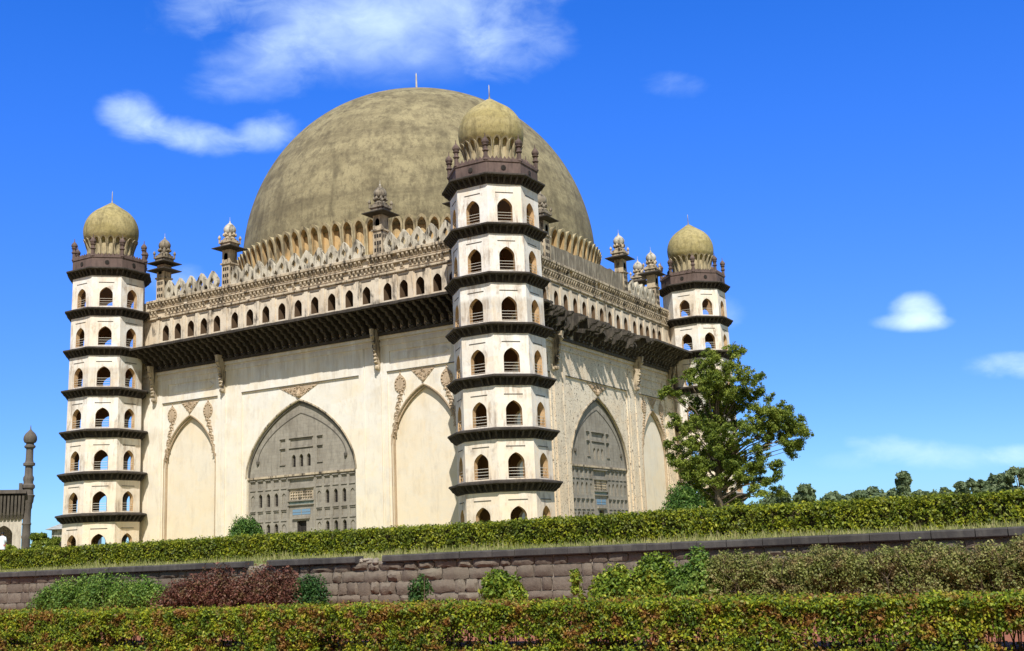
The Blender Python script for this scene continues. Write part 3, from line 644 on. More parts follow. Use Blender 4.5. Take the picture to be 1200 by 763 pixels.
# corner towers ---------------------------------------------------
RC = 4.75; AP = RC*math.cos(R(22.5)); FWD = RC*math.sin(R(22.5))
APEX = [38.8, 33.6, 28.35, 23.03, 17.68, 12.5, 7.25]; TIPS = [a-2.9 for a in APEX]
def taper(z): return 1+.05*max(0.0, min(1.0, (36-z)/28))    # the shafts widen slightly downwards
def tower_meshes():
    T = {}
    mb = MB()
    for k in range(8):
        a = R(45*k); nx, ny = math.cos(a), math.sin(a); tx, ty = -ny, nx
        fr = lambda u, n, z: (nx*(AP-n)+tx*u*(1-n*.0), ny*(AP-n)+ty*u, z)
        holes = [] if k == 3 else [arch(0, 1.62, z-2.53, z-.95, z, 7) for z in APEX]
        out = rect(-FWD, FWD, TZ, 41.6)
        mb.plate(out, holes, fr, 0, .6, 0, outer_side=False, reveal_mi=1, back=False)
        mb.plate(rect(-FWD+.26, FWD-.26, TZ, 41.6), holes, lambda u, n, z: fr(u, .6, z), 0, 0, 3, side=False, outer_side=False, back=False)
        if k != 3:
            for z in APEX:
                x = [fr(s*.95, -.035, z+d) for s, d in ((-1, .58), (1, .58), (1, .66), (-1, .66))]+[fr(s*.95, .0, z+d) for s, d in ((-1, .58), (1, .58), (1, .66), (-1, .66))]
                mb.add(x, [(0,1,2,3),(0,4,5,1),(1,5,6,2),(2,6,7,3),(3,7,4,0)], 2)
                # faint raised surround
                for s in (-1, 1):
                    for u0, u1, za, zb in ((1.0, 1.06, z-2.5, z+.62),):
                        x = [fr(s*u0, -.02, za), fr(s*u1, -.02, za), fr(s*u1, -.02, zb), fr(s*u0, -.02, zb)]; mb.add(x, [(0,1,2,3)], 0)
    for z in TIPS[:6]: mb.lathe([(4.35, z+.1), (4.35, z+.38)], 8, ph=R(22.5), mi=3)
    mb.lathe([(RC+.25, TZ), (RC+.25, TZ+.55), (RC, TZ+.7)], 8, ph=R(22.5), cap=False)
    mb.v = [(x*taper(z), y*taper(z), z) for x, y, z in mb.v]
    T['shaft'] = w_mesh(mb, 'tower_shaft', [M_TOW, M_REV, M_GROOVE, M_TIN])
    q = 1/math.cos(R(22.5)); ar = AP*q; rg = random.Random(31)
    def tower_cornice():
        c = MB(); j = lambda s_=.03: rg.uniform(-s_, s_)
        # rim built in short slabs so that its edge is a little uneven
        for k in range(8):
            a = R(45*k); nx, ny = math.cos(a), math.sin(a); tx, ty = -ny, nx; NS = 5; w0 = AP*math.tan(R(22.5))
            zj = [j(.025) for _ in range(NS+1)]; zj[0] = zj[-1] = 0
            pj = [j(.03) for _ in range(NS+1)]; pj[0] = pj[-1] = 0
            prof_ = [(AP+.01, .24), (5.18, .06), (5.22, .0), (5.22, -.13), (5.0, -.18), (AP+.01, -.28)]
            vs = []
            for i in range(NS+1):
                for (p, z) in prof_:
                    tt = (-1+2*i/NS)*p*math.tan(R(22.5)); pp = p+(pj[i] if p > 5.1 else 0); vs.append((nx*pp+tx*tt, ny*pp+ty*tt, z+(zj[i] if p > 5.1 else 0)))
            n_ = len(prof_); c.add(vs, [(i*n_+m_, (i+1)*n_+m_, (i+1)*n_+m_+1, i*n_+m_+1) for i in range(NS) for m_ in range(n_-1)])
        c.lathe([(ar+.01, -.95), (ar+.10, -.93), (ar+.10, -.80), (ar+.05, -.77), (ar+.05, -.25)], 8, ph=R(22.5), cap=False)
        for k in range(8):
            a = R(45*k); nx, ny = math.cos(a), math.sin(a); tx, ty = -ny, nx
            for i in range(7):
                if i not in (0, 6) and rg.random() < .05: continue
                u = -FWD+FWD*2*i/6+j(.03); w = .085
                pf = [(AP+.02, -.90), (AP+.15, -.88), (AP+.28, -.70), (AP+.48, -.55), (AP+.60, -.34), (AP+.74, -.14), (AP+.02, -.14)]
                v = [(nx*p+tx*(u*(1+(p-AP)*.22)+s_*w), ny*p+ty*(u*(1+(p-AP)*.22)+s_*w), z+j(.01)) for s_ in (-1, 1) for p, z in pf]; n = len(pf)
                c.add(v, [(jj, (jj+1)%n, n+(jj+1)%n, n+jj) for jj in range(n)]+[tuple(range(n-1,-1,-1)), tuple(range(n, 2*n))])
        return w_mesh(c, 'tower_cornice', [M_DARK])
    T['cornice'] = [tower_cornice() for _ in range(4)]
    p = MB(); p.lathe([(AP*q+.05, 41.35), (AP*q+.12, 41.4), (AP*q+.12, 42.7), (AP*q+.22, 42.75), (AP*q+.22, 42.9), (AP*q-.15, 42.92), (AP*q-.15, 42.5)], 8, ph=R(22.5), cap=False)
    for k in range(8):
        a = R(45*k); nx, ny = math.cos(a), math.sin(a); tx, ty = -ny, nx
        fr = lambda u, n, z: (nx*(AP+.05-n)+tx*u, ny*(AP+.05-n)+ty*u, z)
        for i in range(8):
            u = -FWD+.26+(2*FWD-.52)*i/7
            p.plate([(u-.2, 42.88), (u+.2, 42.88), (u+.22, 43.1), (u+.12, 43.22), (u, 43.42), (u-.12, 43.22), (u-.22, 43.1)], [], fr, 0, .18)
        p.lathe([(.28, -.02), (.28, .0), (.22, .05), (.2, .02)], 10) if False else None
        x = [fr(.28*math.cos(j*.785), -.14, 42.1+.28*math.sin(j*.785)) for j in range(8)]; p.add(x, [tuple(range(8))], 1)
    T['parapet'] = w_mesh(p, 'parapet', [M_PURP, M_DOOR])
    pn = MB(); pn.lathe([(.30, 0), (.30, .12), (.22, .2), (.22, .9), (.34, 1.0), (.34, 1.1), (.24, 1.2), (.24, 1.5), (.38, 1.62), (.28, 1.7), (.40, 1.95), (.38, 2.15), (.22, 2.4), (.07, 2.55), (.03, 3.0)], 10)
    T['pinnacle'] = w_mesh(pn, 'pinnacle', [M_PURP])
    d = MB(); pr = [(2.75, 43.6), (2.75, 45.2), (3.05, 45.9)]
    for i in range(1, 20):
        t = R(-22+i*5.6); pr.append((3.56*math.cos(t), 47.35+3.62*math.sin(t)+ (.55*max(0, (i-14)/5)**2)))
    pr.append((.03, 51.5)); d.lathe(pr, 48, cap=False); me = w_mesh(d, 'small_dome', [M_SDOME]); me.polygons.foreach_set('use_smooth', [True]*len(me.polygons)); T['dome'] = me
    f = MB(); f.lathe([(.22, 51.25), (.14, 51.6), (.07, 51.9), (.05, 53.1), (.01, 53.3)], 8); T['finial'] = w_mesh(f, 'finial', [M_WHITE])
    # window lining + railing
    w = MB(); l = arch(0, 1.60, -2.52, -.95, -.012, 7); nn = len(l)
    w.add([(a, .03, z) for a, z in l]+[(a, .58, z) for a, z in l], [(i, nn+i, nn+(i+1)%nn, (i+1)%nn) for i in range(nn)], 0)
    for zz in (-2.42, -2.12, -1.82, -1.52): w.tube([(-.8, .1, zz), (.8, .1, zz)], .026, 5, 1)
    T['window'] = w_mesh(w, 'window', [M_REV, M_RAIL])
    return T
TM = tower_meshes()
pet = petals(22, 2.80, 43.7, 2.45, .62, [M_PETAL, M_PETAL], 'lotus_petals', None, .9, depth=.4)
pet_me = pet.data; bpy.data.objects.remove(pet)
def tower(cx, cy, rot, vis, nm):
    root = empty('corner_tower', (cx, cy, -TZ), rot, MAUS)
    link('shaft', TM['shaft'], root)
    for i_, z in enumerate(TIPS+[41.25]): link('tower_cornice', TM['cornice'][(i_*3+int(cx))%4], root, (0, 0, z), math.pi/4*((i_*5)%8)).scale = (taper(z), taper(z), 1)
    link('parapet', TM['parapet'], root)
    for k in range(8):
        a = R(22.5+45*k); link('pinnacle', TM['pinnacle'], root, ((RC-.02)*math.cos(a), (RC-.02)*math.sin(a), 42.9))
    link('small_dome', TM['dome'], root); link('lotus_petals', pet_me, root); link('finial', TM['finial'], root)
    for k in vis:
        a = R(45*k)
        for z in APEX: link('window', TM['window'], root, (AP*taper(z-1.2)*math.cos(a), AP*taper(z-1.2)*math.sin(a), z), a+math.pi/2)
tower(30, -30, 0, (5, 6, 7, 0), 'N'); tower(-30, -30, -math.pi/2, (0, 1, 2), 'L'); tower(30, 30, math.pi/2, (4, 5, 6), 'R'); tower(-30, 30, math.pi, (), 'K')

# ------------------------------------------------------------------ vegetation
def leaf_mesh(P, N, size, fold=.25, jitter=.9, aspect=.55):
    n = len(P); N = N+RNG.normal(0, jitter, (n, 3)); N /= np.linalg.norm(N, axis=1)[:, None]+1e-9
    A = RNG.normal(0, 1, (n, 3)); A -= N*(A*N).sum(1)[:, None]; A /= np.linalg.norm(A, axis=1)[:, None]+1e-9; B = np.cross(N, A)
    s = (size*RNG.uniform(.6, 1.35, n))[:, None]
    v = np.empty((n, 4, 3)); v[:, 0] = P-A*s; v[:, 2] = P+A*s; v[:, 1] = P+B*s*aspect+N*s*fold; v[:, 3] = P-B*s*aspect+N*s*fold
    return v.reshape(-1, 3)
def leaf_obj(name, V, mats, parent=None, extra=None):
    n = len(V)//4; ev = np.array(extra.v, float).reshape(-1, 3) if extra and extra.v else np.zeros((0, 3))
    me = bpy.data.meshes.new(name); tv = np.vstack([V, ev]); me.vertices.add(len(tv)); me.vertices.foreach_set('co', tv.ravel())
    ef = extra.f if extra else []
    loops = np.arange(4*n); ls = np.arange(n)*4; lt = np.full(n, 4)
    if ef:
        el = np.concatenate([np.array(f)+4*n for f in ef]); et = np.array([len(f) for f in ef]); es = 4*n+np.concatenate([[0], np.cumsum(et)[:-1]])
        loops = np.concatenate([loops, el]); ls = np.concatenate([ls, es]); lt = np.concatenate([lt, et])
    me.loops.add(len(loops)); me.loops.foreach_set('vertex_index', loops.astype(np.int32)); me.polygons.add(len(ls)); me.polygons.foreach_set('loop_start', ls.astype(np.int32)); me.polygons.foreach_set('loop_total', lt.astype(np.int32))
    for m in mats: me.materials.append(m)
    mi = np.zeros(len(ls), np.int32); mi[n:] = len(mats)-1; me.polygons.foreach_set('material_index', mi); me.update(calc_edges=True); me.validate()
    return link(name, me, parent)
def nfield(P, sc, seed=0):
    r = np.random.default_rng(seed); out = np.zeros(len(P))
    for i in range(7):
        k = r.normal(0, 1, 3)*sc*(1+.6*i); out += np.sin(P@k+r.uniform(0, 6.28))/(1+.4*i)
    return out/2.5
def hedge(name, x0, x1, y0, y1, z0, z1, nclump, per, size, sig, mat_, label, group=None, sparse=0.0, core=True, zf=None):
    L, Dp, H = x1-x0, y1-y0, z1-z0; a_f, a_t = L*H, L*Dp
    nf = int(nclump*a_f/(a_f+a_t)); ntp = nclump-nf
    C1 = np.stack([RNG.uniform(x0, x1, nf), np.full(nf, y0), z0+H*RNG.uniform(0, 1, nf)], 1); C2 = np.stack([RNG.uniform(x0, x1, ntp), RNG.uniform(y0, y1, ntp), np.full(ntp, z1)], 1)
    C1[:, 1] += nfield(C1, 2.2, 1)*.07+RNG.uniform(0, .10, nf); C2[:, 2] += nfield(C2, 1.5, 2)*.035-RNG.uniform(0, .06, ntp)
    if sparse:
        h = (C1[:, 2]-z0)/H; fld = nfield(C1*np.array([1, 1, 1.3]), 2.6, 5)+nfield(C1, .7, 6)*.7
        gap = np.clip(1-np.abs(h-.36)*2.3, 0, 1); keep = (fld > -2.0+sparse*2.4*gap) | (h > .70); C1 = C1[keep]
    C = np.vstack([C1, C2]); Nn = np.vstack([np.tile([0, -1, .35], (len(C1), 1)), np.tile([0, -.2, 1], (len(C2), 1))])
    if sparse:   # leaves through the body of the hedge, thinning towards its foot, and its far face
        n3 = int(nclump*.55); C3 = np.stack([RNG.uniform(x0, x1, n3), RNG.uniform(y0+.1, y1, n3), z0+H*RNG.uniform(0, 1, n3)**.8], 1); h = (C3[:, 2]-z0)/H; fld = nfield(C3*np.array([1, .2, 1.3]), 2.6, 5)
        gap = np.clip(1-np.abs(h-.36)*2.3, 0, 1); C3 = C3[(fld > -2.0+sparse*2.3*gap) | (h > .72)]; C = np.vstack([C, C3]); Nn = np.vstack([Nn, np.tile([0, -.5, .5], (len(C3), 1))])
    P = np.repeat(C, per, 0)+RNG.normal(0, sig, (len(C)*per, 3)); NN = np.repeat(Nn, per, 0)
    V = leaf_mesh(P, NN, size)
    e = MB()
    for i in range(int(L*(9 if core else 26))):
        x = RNG.uniform(x0, x1); yy = RNG.uniform(y0+.12, y1-.05); e.tube([(x, yy, z0-.05), (x+RNG.normal(0, .06), yy+RNG.normal(0, .05), z0+H*.5), (x+RNG.normal(0, .15), yy, z0+H*.93)], [.012, .009, .005], 4)
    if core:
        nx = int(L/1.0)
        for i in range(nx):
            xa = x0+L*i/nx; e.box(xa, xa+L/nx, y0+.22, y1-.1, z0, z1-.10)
    o = leaf_obj(name, V, [mat_, M_CORE], extra=e)
    return tag(o, label, 'hedge', group)
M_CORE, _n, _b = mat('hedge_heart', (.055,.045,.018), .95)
hedge('clipped_hedge', 22, 97, -90.8, -89.2, 3.0, 4.03, 17000, 9, .055, .07, L_HEDGE, 'long clipped yellow-green hedge on the terrace above the stone wall')
hedge('clipped_hedge', 58, 93, -111.6, -110.4, 1.12, 2.03, 28000, 9, .030, .04, L_NEAR, 'clipped yellow-topped hedge closest to the camera, with red soil showing through', sparse=.95, core=False)
# rear face of leaves for the near hedge so that it has depth
# grass along the terrace edge
n = 26000; P = np.stack([RNG.uniform(22, 97, n), RNG.uniform(-94.3, -90.9, n), np.zeros(n)], 1); hgt = .05+.13*RNG.random(n)*(1+.7*np.clip(nfield(P, .8, 3), -1, 1)); hgt[P[:, 1] > -91.6] *= 1.6
P[:, 2] = 2.92+(P[:, 1]+94.3)*.03
a = RNG.uniform(0, 6.28, n); dx = np.stack([np.cos(a), np.sin(a), np.zeros(n)], 1)*.018; lean = np.stack([RNG.normal(0, .04, n), RNG.normal(-.02, .04, n), hgt], 1)
V = np.empty((n, 4, 3)); V[:, 0] = P-dx; V[:, 1] = P+dx; V[:, 2] = P+lean+dx*.15; V[:, 3] = P+lean-dx*.15
tag(leaf_obj('grass_verge', V.reshape(-1, 3), [L_DRY]), 'strip of short dry grass along the wall top', 'grass', kind='stuff')

def clump_leaves(cl, per, size, squash=1.0, up=.3, shell=.55, jitter=.9):
    Ps, Ns = [], []
    for (x, y, z, r) in cl:
        m = int(per*(r**2)); d = RNG.normal(0, 1, (m, 3)); d /= np.linalg.norm(d, axis=1)[:, None]; rad = r*(shell+(1-shell)*RNG.random(m))[:, None]
        # break the clump into tufts
        t = d*rad; t += .22*r*np.stack([np.sin(t[:, 1]*5/r+x), np.sin(t[:, 2]*5/r+y), np.sin(t[:, 0]*5/r+z)], 1); t[:, 2] *= squash
        Ps.append(t+np.array([x, y, z])); nn = d.copy(); nn[:, 2] += up; Ns.append(nn)
    return leaf_mesh(np.vstack(Ps), np.vstack(Ns), size, jitter=jitter)
def shrub(name, px, wy, top_h, wpx, mat_, label, n=1600, size=.05, cat='shrub', group=None, zb=GZ, depth=.8, stems=10, dens=1.0, ragged=.12, parts=True):
    x, y, t = at_y(px, wy); wd = wpx*t/F
    e = MB(); root = empty(name, (x, y, zb)); tag(root, label, cat, group)
    k = max(5, int(wd*5)); cl = []
    for i in range(k*3):
        u = RNG.uniform(-.5, .5); v = RNG.uniform(-.5, .5); 
        hh = top_h*(1-(abs(u)*2)**4*.45)*(1-.25*(abs(v)*2)**2); r = min(.32*top_h, .25*wd)*RNG.uniform(.6, 1.1)
        cl.append((u*max(.05, wd-2*r), v*max(.05, depth-r), max(r*.8, RNG.uniform(.25, 1)*(hh-r)+RNG.normal(0, ragged*.3)), r))
    V = clump_leaves(cl, dens*n/len(cl)/np.mean([c[3]**2 for c in cl]), size)
    V[:, 2] = np.abs(V[:, 2])
    for i in range(stems):
        u = RNG.uniform(-.4, .4)*wd; v = RNG.uniform(-.3, .3)*depth; e.tube([(u*.7, v*.6, -.05), (u*.85, v, top_h*.35), (u*.9, v, top_h*(.85 if stems < 5 else .6))], [.02, .014, .006], 5)
    leaf_obj('foliage', V, [mat_], root)
    e.build('stems', M_TWIG, root)
    return root
SH = 'shrubs in the bed below the stone wall'
def hpx(px_top, px, wy):   # height above GZ of an image row at that distance
    x, y, t = at_y(px, wy); d = FW + RT*(px-600)/F - UP*(px_top-381.5)/F
    q = (wy-CAM[1])/d[1]; return float(CAM[2]+d[2]*q-GZ)
shrub('low_shrub', 118, -97.0, hpx(668, 118, -97), 225, L_GREEN, 'wide fresh-green shrub mound left of the dark red bush', 30000, .05, group=SH, depth=1.5, stems=20)
shrub('copper_leaf_shrub', 275, -97.2, hpx(660, 275, -97.2), 240, L_RED, 'dark red copper-leaved shrub below the wall', 26000, .05, group=SH, depth=1.5, stems=20, ragged=.25)
shrub('small_shrub', 362, -97.3, hpx(671, 362, -97.3), 58, L_DGREEN, 'small mid-green shrub against the right side of the red bush', 4200, .05, group=SH, depth=.8)
shrub('young_sapling', 491, -97.2, hpx(669, 491, -97.2), 34, L_DGREEN, 'thin dark-green sapling standing alone against the wall', 1300, .05, cat='sapling', group=SH, depth=.4, stems=1)
shrub('young_shrub', 585, -97.6, hpx(664, 585, -97.6), 70, L_YG, 'small yellow-green shrub alone before the middle of the wall', 5500, .065, group=SH, depth=.7)
shrub('young_sapling', 675, -97.6, hpx(658, 675, -97.6), 20, L_YG, 'narrow leafy shoot climbing the wall, right of the yellow-green shrub', 650, .055, cat='sapling', group=SH, depth=.3, stems=1)
shrub('leafy_bush', 722, -98.0, hpx(657, 722, -98), 66, L_YG, 'lowest of three leafy green bushes before the wall', 6500, .065, group=SH, depth=.9)
shrub('leafy_bush', 768, -98.0, hpx(641, 768, -98), 82, L_YG, 'olive-topped bush in the middle of three bushes before the wall', 11000, .06, group=SH, depth=1.0)
shrub('leafy_bush', 815, -98.2, hpx(640, 815, -98.2), 74, L_GREEN, 'brighter green bush touching the long dry shrub', 11000, .065, group=SH, depth=1.0)
# long dry shrub row on the right
x0 = at_y(835, -98)[0]; x1 = at_y(1215, -98)[0]+1.0
def dry_row():
    root = empty('dry_shrub_row', ((x0+x1)/2, -98, GZ)); tag(root, 'long unclipped brownish-green shrub row beneath the wall at the right', 'shrub row', SH)
    cl = []; Lx = x1-x0
    for i in range(260):
        u = RNG.uniform(0, 1); r = RNG.uniform(.22, .42); top = 1.27+.16*u**.8+.10*math.sin(u*23); cl.append(((u-.5)*Lx, RNG.uniform(-.6, .5), max(.25, RNG.uniform(.05, 1)**.6*(top-r*.9)), r))
    V = clump_leaves(cl, 130000/260/np.mean([c[3]**2 for c in cl]), .036, jitter=1.2); V[:, 2] = np.abs(V[:, 2]); leaf_obj('foliage', V, [L_BROWN], root)
    e = MB()
    for i in range(170):
        u = RNG.uniform(-.5, .5)*Lx; v = RNG.uniform(-.6, .5); h = RNG.uniform(.8, 1.38); e.tube([(u, v, 0), (u+RNG.normal(0, .1), v-.05, h*.5), (u+RNG.normal(0, .22), v-.1, h)], [.018, .012, .005], 4)
    e.build('stems', M_TWIG, root)
dry_row()
# ball bushes on the terrace
for px, dep, wpx, hp, lb in ((287, 80, 43, 608, 'round clipped bush in front of the left arch screen'), (799, 72, 50, 570, 'round dark-green bush at the foot of the tree')):
    d = FW + RT*(px-600)/F - UP*(hp-381.5)/F; zt = CAM[2]+d[2]*dep; x, y = CAM[0]+d[0]*dep, CAM[1]+d[1]*dep; r = wpx*dep/F/2
    root = empty('round_bush', (float(x), float(y), TZ)); tag(root, lb, 'bush', 'round bushes on the terrace')
    H = float(zt)-TZ; cl = [(0, 0, H-r*.85, r*.93)]+[(r*.5*math.cos(k), r*.5*math.sin(k), H-r*.9+.1*math.sin(k*3), r*.5) for k in np.arange(0, 6.28, .7)]+[(r*.35*math.cos(k), r*.35*math.sin(k), H-r*.42, r*.42) for k in np.arange(0, 6.28, 1.2)]
    V = clump_leaves(cl, 5200/r**2/3.5, .085); leaf_obj('foliage', V, [L_BUSH], root)
    e = MB(); e.tube([(0, 0, -.1), (0.02, 0, max(.3, H-r*1.4)), (0, 0, H-r)], [.1, .08, .05]); e.build('trunk', M_BARK, root)

# the tree in front of the far tower
def tree_big():
    D = 90.0; c0 = at(847, D); root = empty('leafy_tree', (c0[0], c0[1], TZ)); tag(root, 'tall uneven leafy tree in front of the far right tower', 'tree')
    rt = np.array([RT[0], RT[1], 0]); rt /= np.linalg.norm(rt); fwd = np.array([FW[0], FW[1], 0]); fwd /= np.linalg.norm(fwd)
    cl = [(850,415,17),(868,428,15),(836,422,12),(855,445,24),(885,442,15),(820,440,12),(908,457,12),(840,468,25),(872,472,24),(902,480,15),(800,487,9),(815,505,19),(850,508,27),(885,508,20),(925,487,11),(942,500,12),(952,517,7),(915,512,11),(803,527,14),(828,545,25),(862,545,25),(893,540,13),(817,570,15),(850,578,22),(905,560,11),(893,575,9),(921,543,8),(793,515,6),(862,592,14),(880,410,7),(905,440,6),(935,480,8),(940,470,6),(925,575,7),(832,592,12),(810,550,16),(845,525,22),(825,560,18),(870,530,20),(880,560,14),(842,490,20),(800,540,10),(905,520,12),(860,455,16),(838,445,14),(900,500,16),(930,500,14),(948,492,10),(955,505,9),(940,525,9),(910,478,13),(888,462,14),(898,545,14),(912,560,11),(925,485,12),(788,455,6),(800,452,9),(872,405,8),(890,455,8),(918,500,8),(934,515,7)]
    K = D/F; out = []; rng = random.Random(4)
    for px, py, r in cl:
        d = FW + RT*(px-600)/F - UP*(py-381.5)/F; z = CAM[2]+d[2]*D; lat = (px-847)*K*.97; r_ = r*K
        dep = rng.uniform(-1, 1)*2.8*(1-abs(lat)/9); p = rt*lat+fwd*dep; out.append((p[0], p[1], z-TZ+.0, r_))
    sub = []
    for (x, y, z, r) in out:
        m = max(6, int(r*r*14))
        for i in range(m):
            v = Vector((rng.gauss(0, 1), rng.gauss(0, 1), rng.gauss(0, 1))).normalized()*r*rng.uniform(.2, 1.2); sub.append((x+v.x, y+v.y, z+v.z*.95, rng.uniform(.18, .5)))
    for i in range(620):
        x, y, z, r = out[rng.randrange(len(out))]; q = out[rng.randrange(len(out))]
        if (q[0]-x)**2+(q[2]-z)**2 < 9: t = rng.random(); sub.append((x+(q[0]-x)*t+rng.gauss(0, .3), y+(q[1]-y)*t+rng.gauss(0, .5), z+(q[2]-z)*t+rng.gauss(0, .3), rng.uniform(.2, .5)))
    V = clump_leaves(sub, 190000/sum(c[3]**2 for c in sub), .080, .8, .4, .0); leaf_obj('crown', V, [L_TREE], root)
    e = MB(); e.tube([(0, 0, -.2), (.1, 0, 1.2), (-.1, .1, 2.6), (.1, 0, 4.5), (.4, .1, 7.5), (.6, 0, 11.5)], [.42, .36, .32, .26, .16, .05], 10)
    for (x, y, z, r) in out:
        zb = max(1.6, min(z-1.2, z*.62)); e.tube([(.1, 0, zb), (x*.45, y*.45, zb+(z-zb)*.55+.2), (x, y, z)], [.10, .055, .015], 6)
    e.build('trunk', M_BARK, root, smooth=True)
tree_big()
# far trees
def far_tree(px, top, wpx, dep, label, kind=0, grp='distant trees beyond the garden', dens=1.0, base=TZ):
    c = at(px, dep); d = FW + RT*(px-600)/F - UP*(top-381.5)/F; H = float(CAM[2]+d[2]*dep)-base; w = wpx*dep/F
    root = empty('distant_tree', (c[0], c[1], base)); tag(root, label, 'tree', grp)
    cl = []; rg = random.Random(int(px))
    if kind == 0:
        for i in range(26): a = rg.uniform(0, 6.28); q = rg.random()**.6; z = rg.uniform(.25, .92); cl.append((w*.42*q*math.cos(a)*(1.1-z*.5), w*.42*q*math.sin(a)*(1.1-z*.5), H*z, w*.10+rg.random()*w*.07))
    else:
        for i in range(24): z = .35+.6*i/24; a = rg.uniform(0, 6.28); rr = w*.42*(1-abs(z-.6)*1.2)*rg.random(); cl.append((rr*math.cos(a), rr*math.sin(a), H*z, w*.12+rg.random()*w*.06))
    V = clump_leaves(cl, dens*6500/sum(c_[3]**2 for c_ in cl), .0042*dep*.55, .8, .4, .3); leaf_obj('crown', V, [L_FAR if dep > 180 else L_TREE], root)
    e = MB(); e.tube([(0, 0, -.2), (.1, 0, H*.4), (0, 0, H*.9)], [.03*H, .02*H, .005*H], 6)
    for c_ in cl[::3]: e.tube([(0, 0, H*.35), (c_[0]*.5, c_[1]*.5, (c_[2]+H*.35)/2), c_[:3]], [.012*H, .008*H, .003*H], 4)
    e.build('trunk', M_BARK, root)
for a in [(915, 574, 44, 260, 'leftmost low round tree of the distant line, beside the leafy tree', 0), (947, 565, 40, 255, 'distant tree with a thin bare-looking top', 0), (985, 580, 60, 270, 'low wide distant tree left of the grove centre', 0),
          (1022, 574, 70, 265, 'broad rounded tree in the middle of the distant grove', 0), (1045, 576, 50, 275, 'rounded distant tree just left of the tall thin one', 0), (1067, 551, 30, 255, 'tallest slender distant tree rising out of the grove', 1), (1087, 575, 34, 270, 'small pale tree right of the slender one', 0),
          (1114, 570, 20, 290, 'isolated small thin distant tree', 1), (1134, 563, 22, 290, 'pointed distant tree beside the dark group', 1), (1157, 560, 36, 210, 'dark rounded tree at the left end of the dark group', 0),
          (1180, 553, 44, 200, 'dark broad tree in the middle of the dark group', 0), (1204, 543, 44, 195, 'tallest dark tree, cut by the right edge', 0)]:
    far_tree(*a)
def woodland():
    D = 330.0; cl = []; rg = random.Random(8); o0 = at(1040, D); K = D/F
    for i in range(240):
        px = rg.uniform(885, 1330); dd = D+rg.uniform(-25, 25); c = at(px, dd); tp = 590-(px-885)*.055+4*math.sin(px*.09)+rg.uniform(0, 30)
        dv = FW + RT*(px-600)/F - UP*(tp-381.5)/F; cl.append((c[0], c[1], max(TZ+.5, float(CAM[2]+dv[2]*dd)-1.2), rg.uniform(1.2, 2.6)))
    V = clump_leaves(cl, 42000/sum(c_[3]**2 for c_ in cl), .55, .8, .4, .2); o = leaf_obj('distant_woodland', V, [L_FAR]); tag(o, 'low far-off line of woodland along the horizon at the right', 'woodland', kind='stuff')
woodland()
for a in [(45, 622, 26, 170, 'dark-green bushy tree right of the minaret', 0), (60, 630, 22, 165, 'bushy tree in front of the white house', 0), (13, 640, 22, 120, 'low bright-green bush before the mosque arch', 0)]:
    far_tree(*a, grp='trees by the mosque')

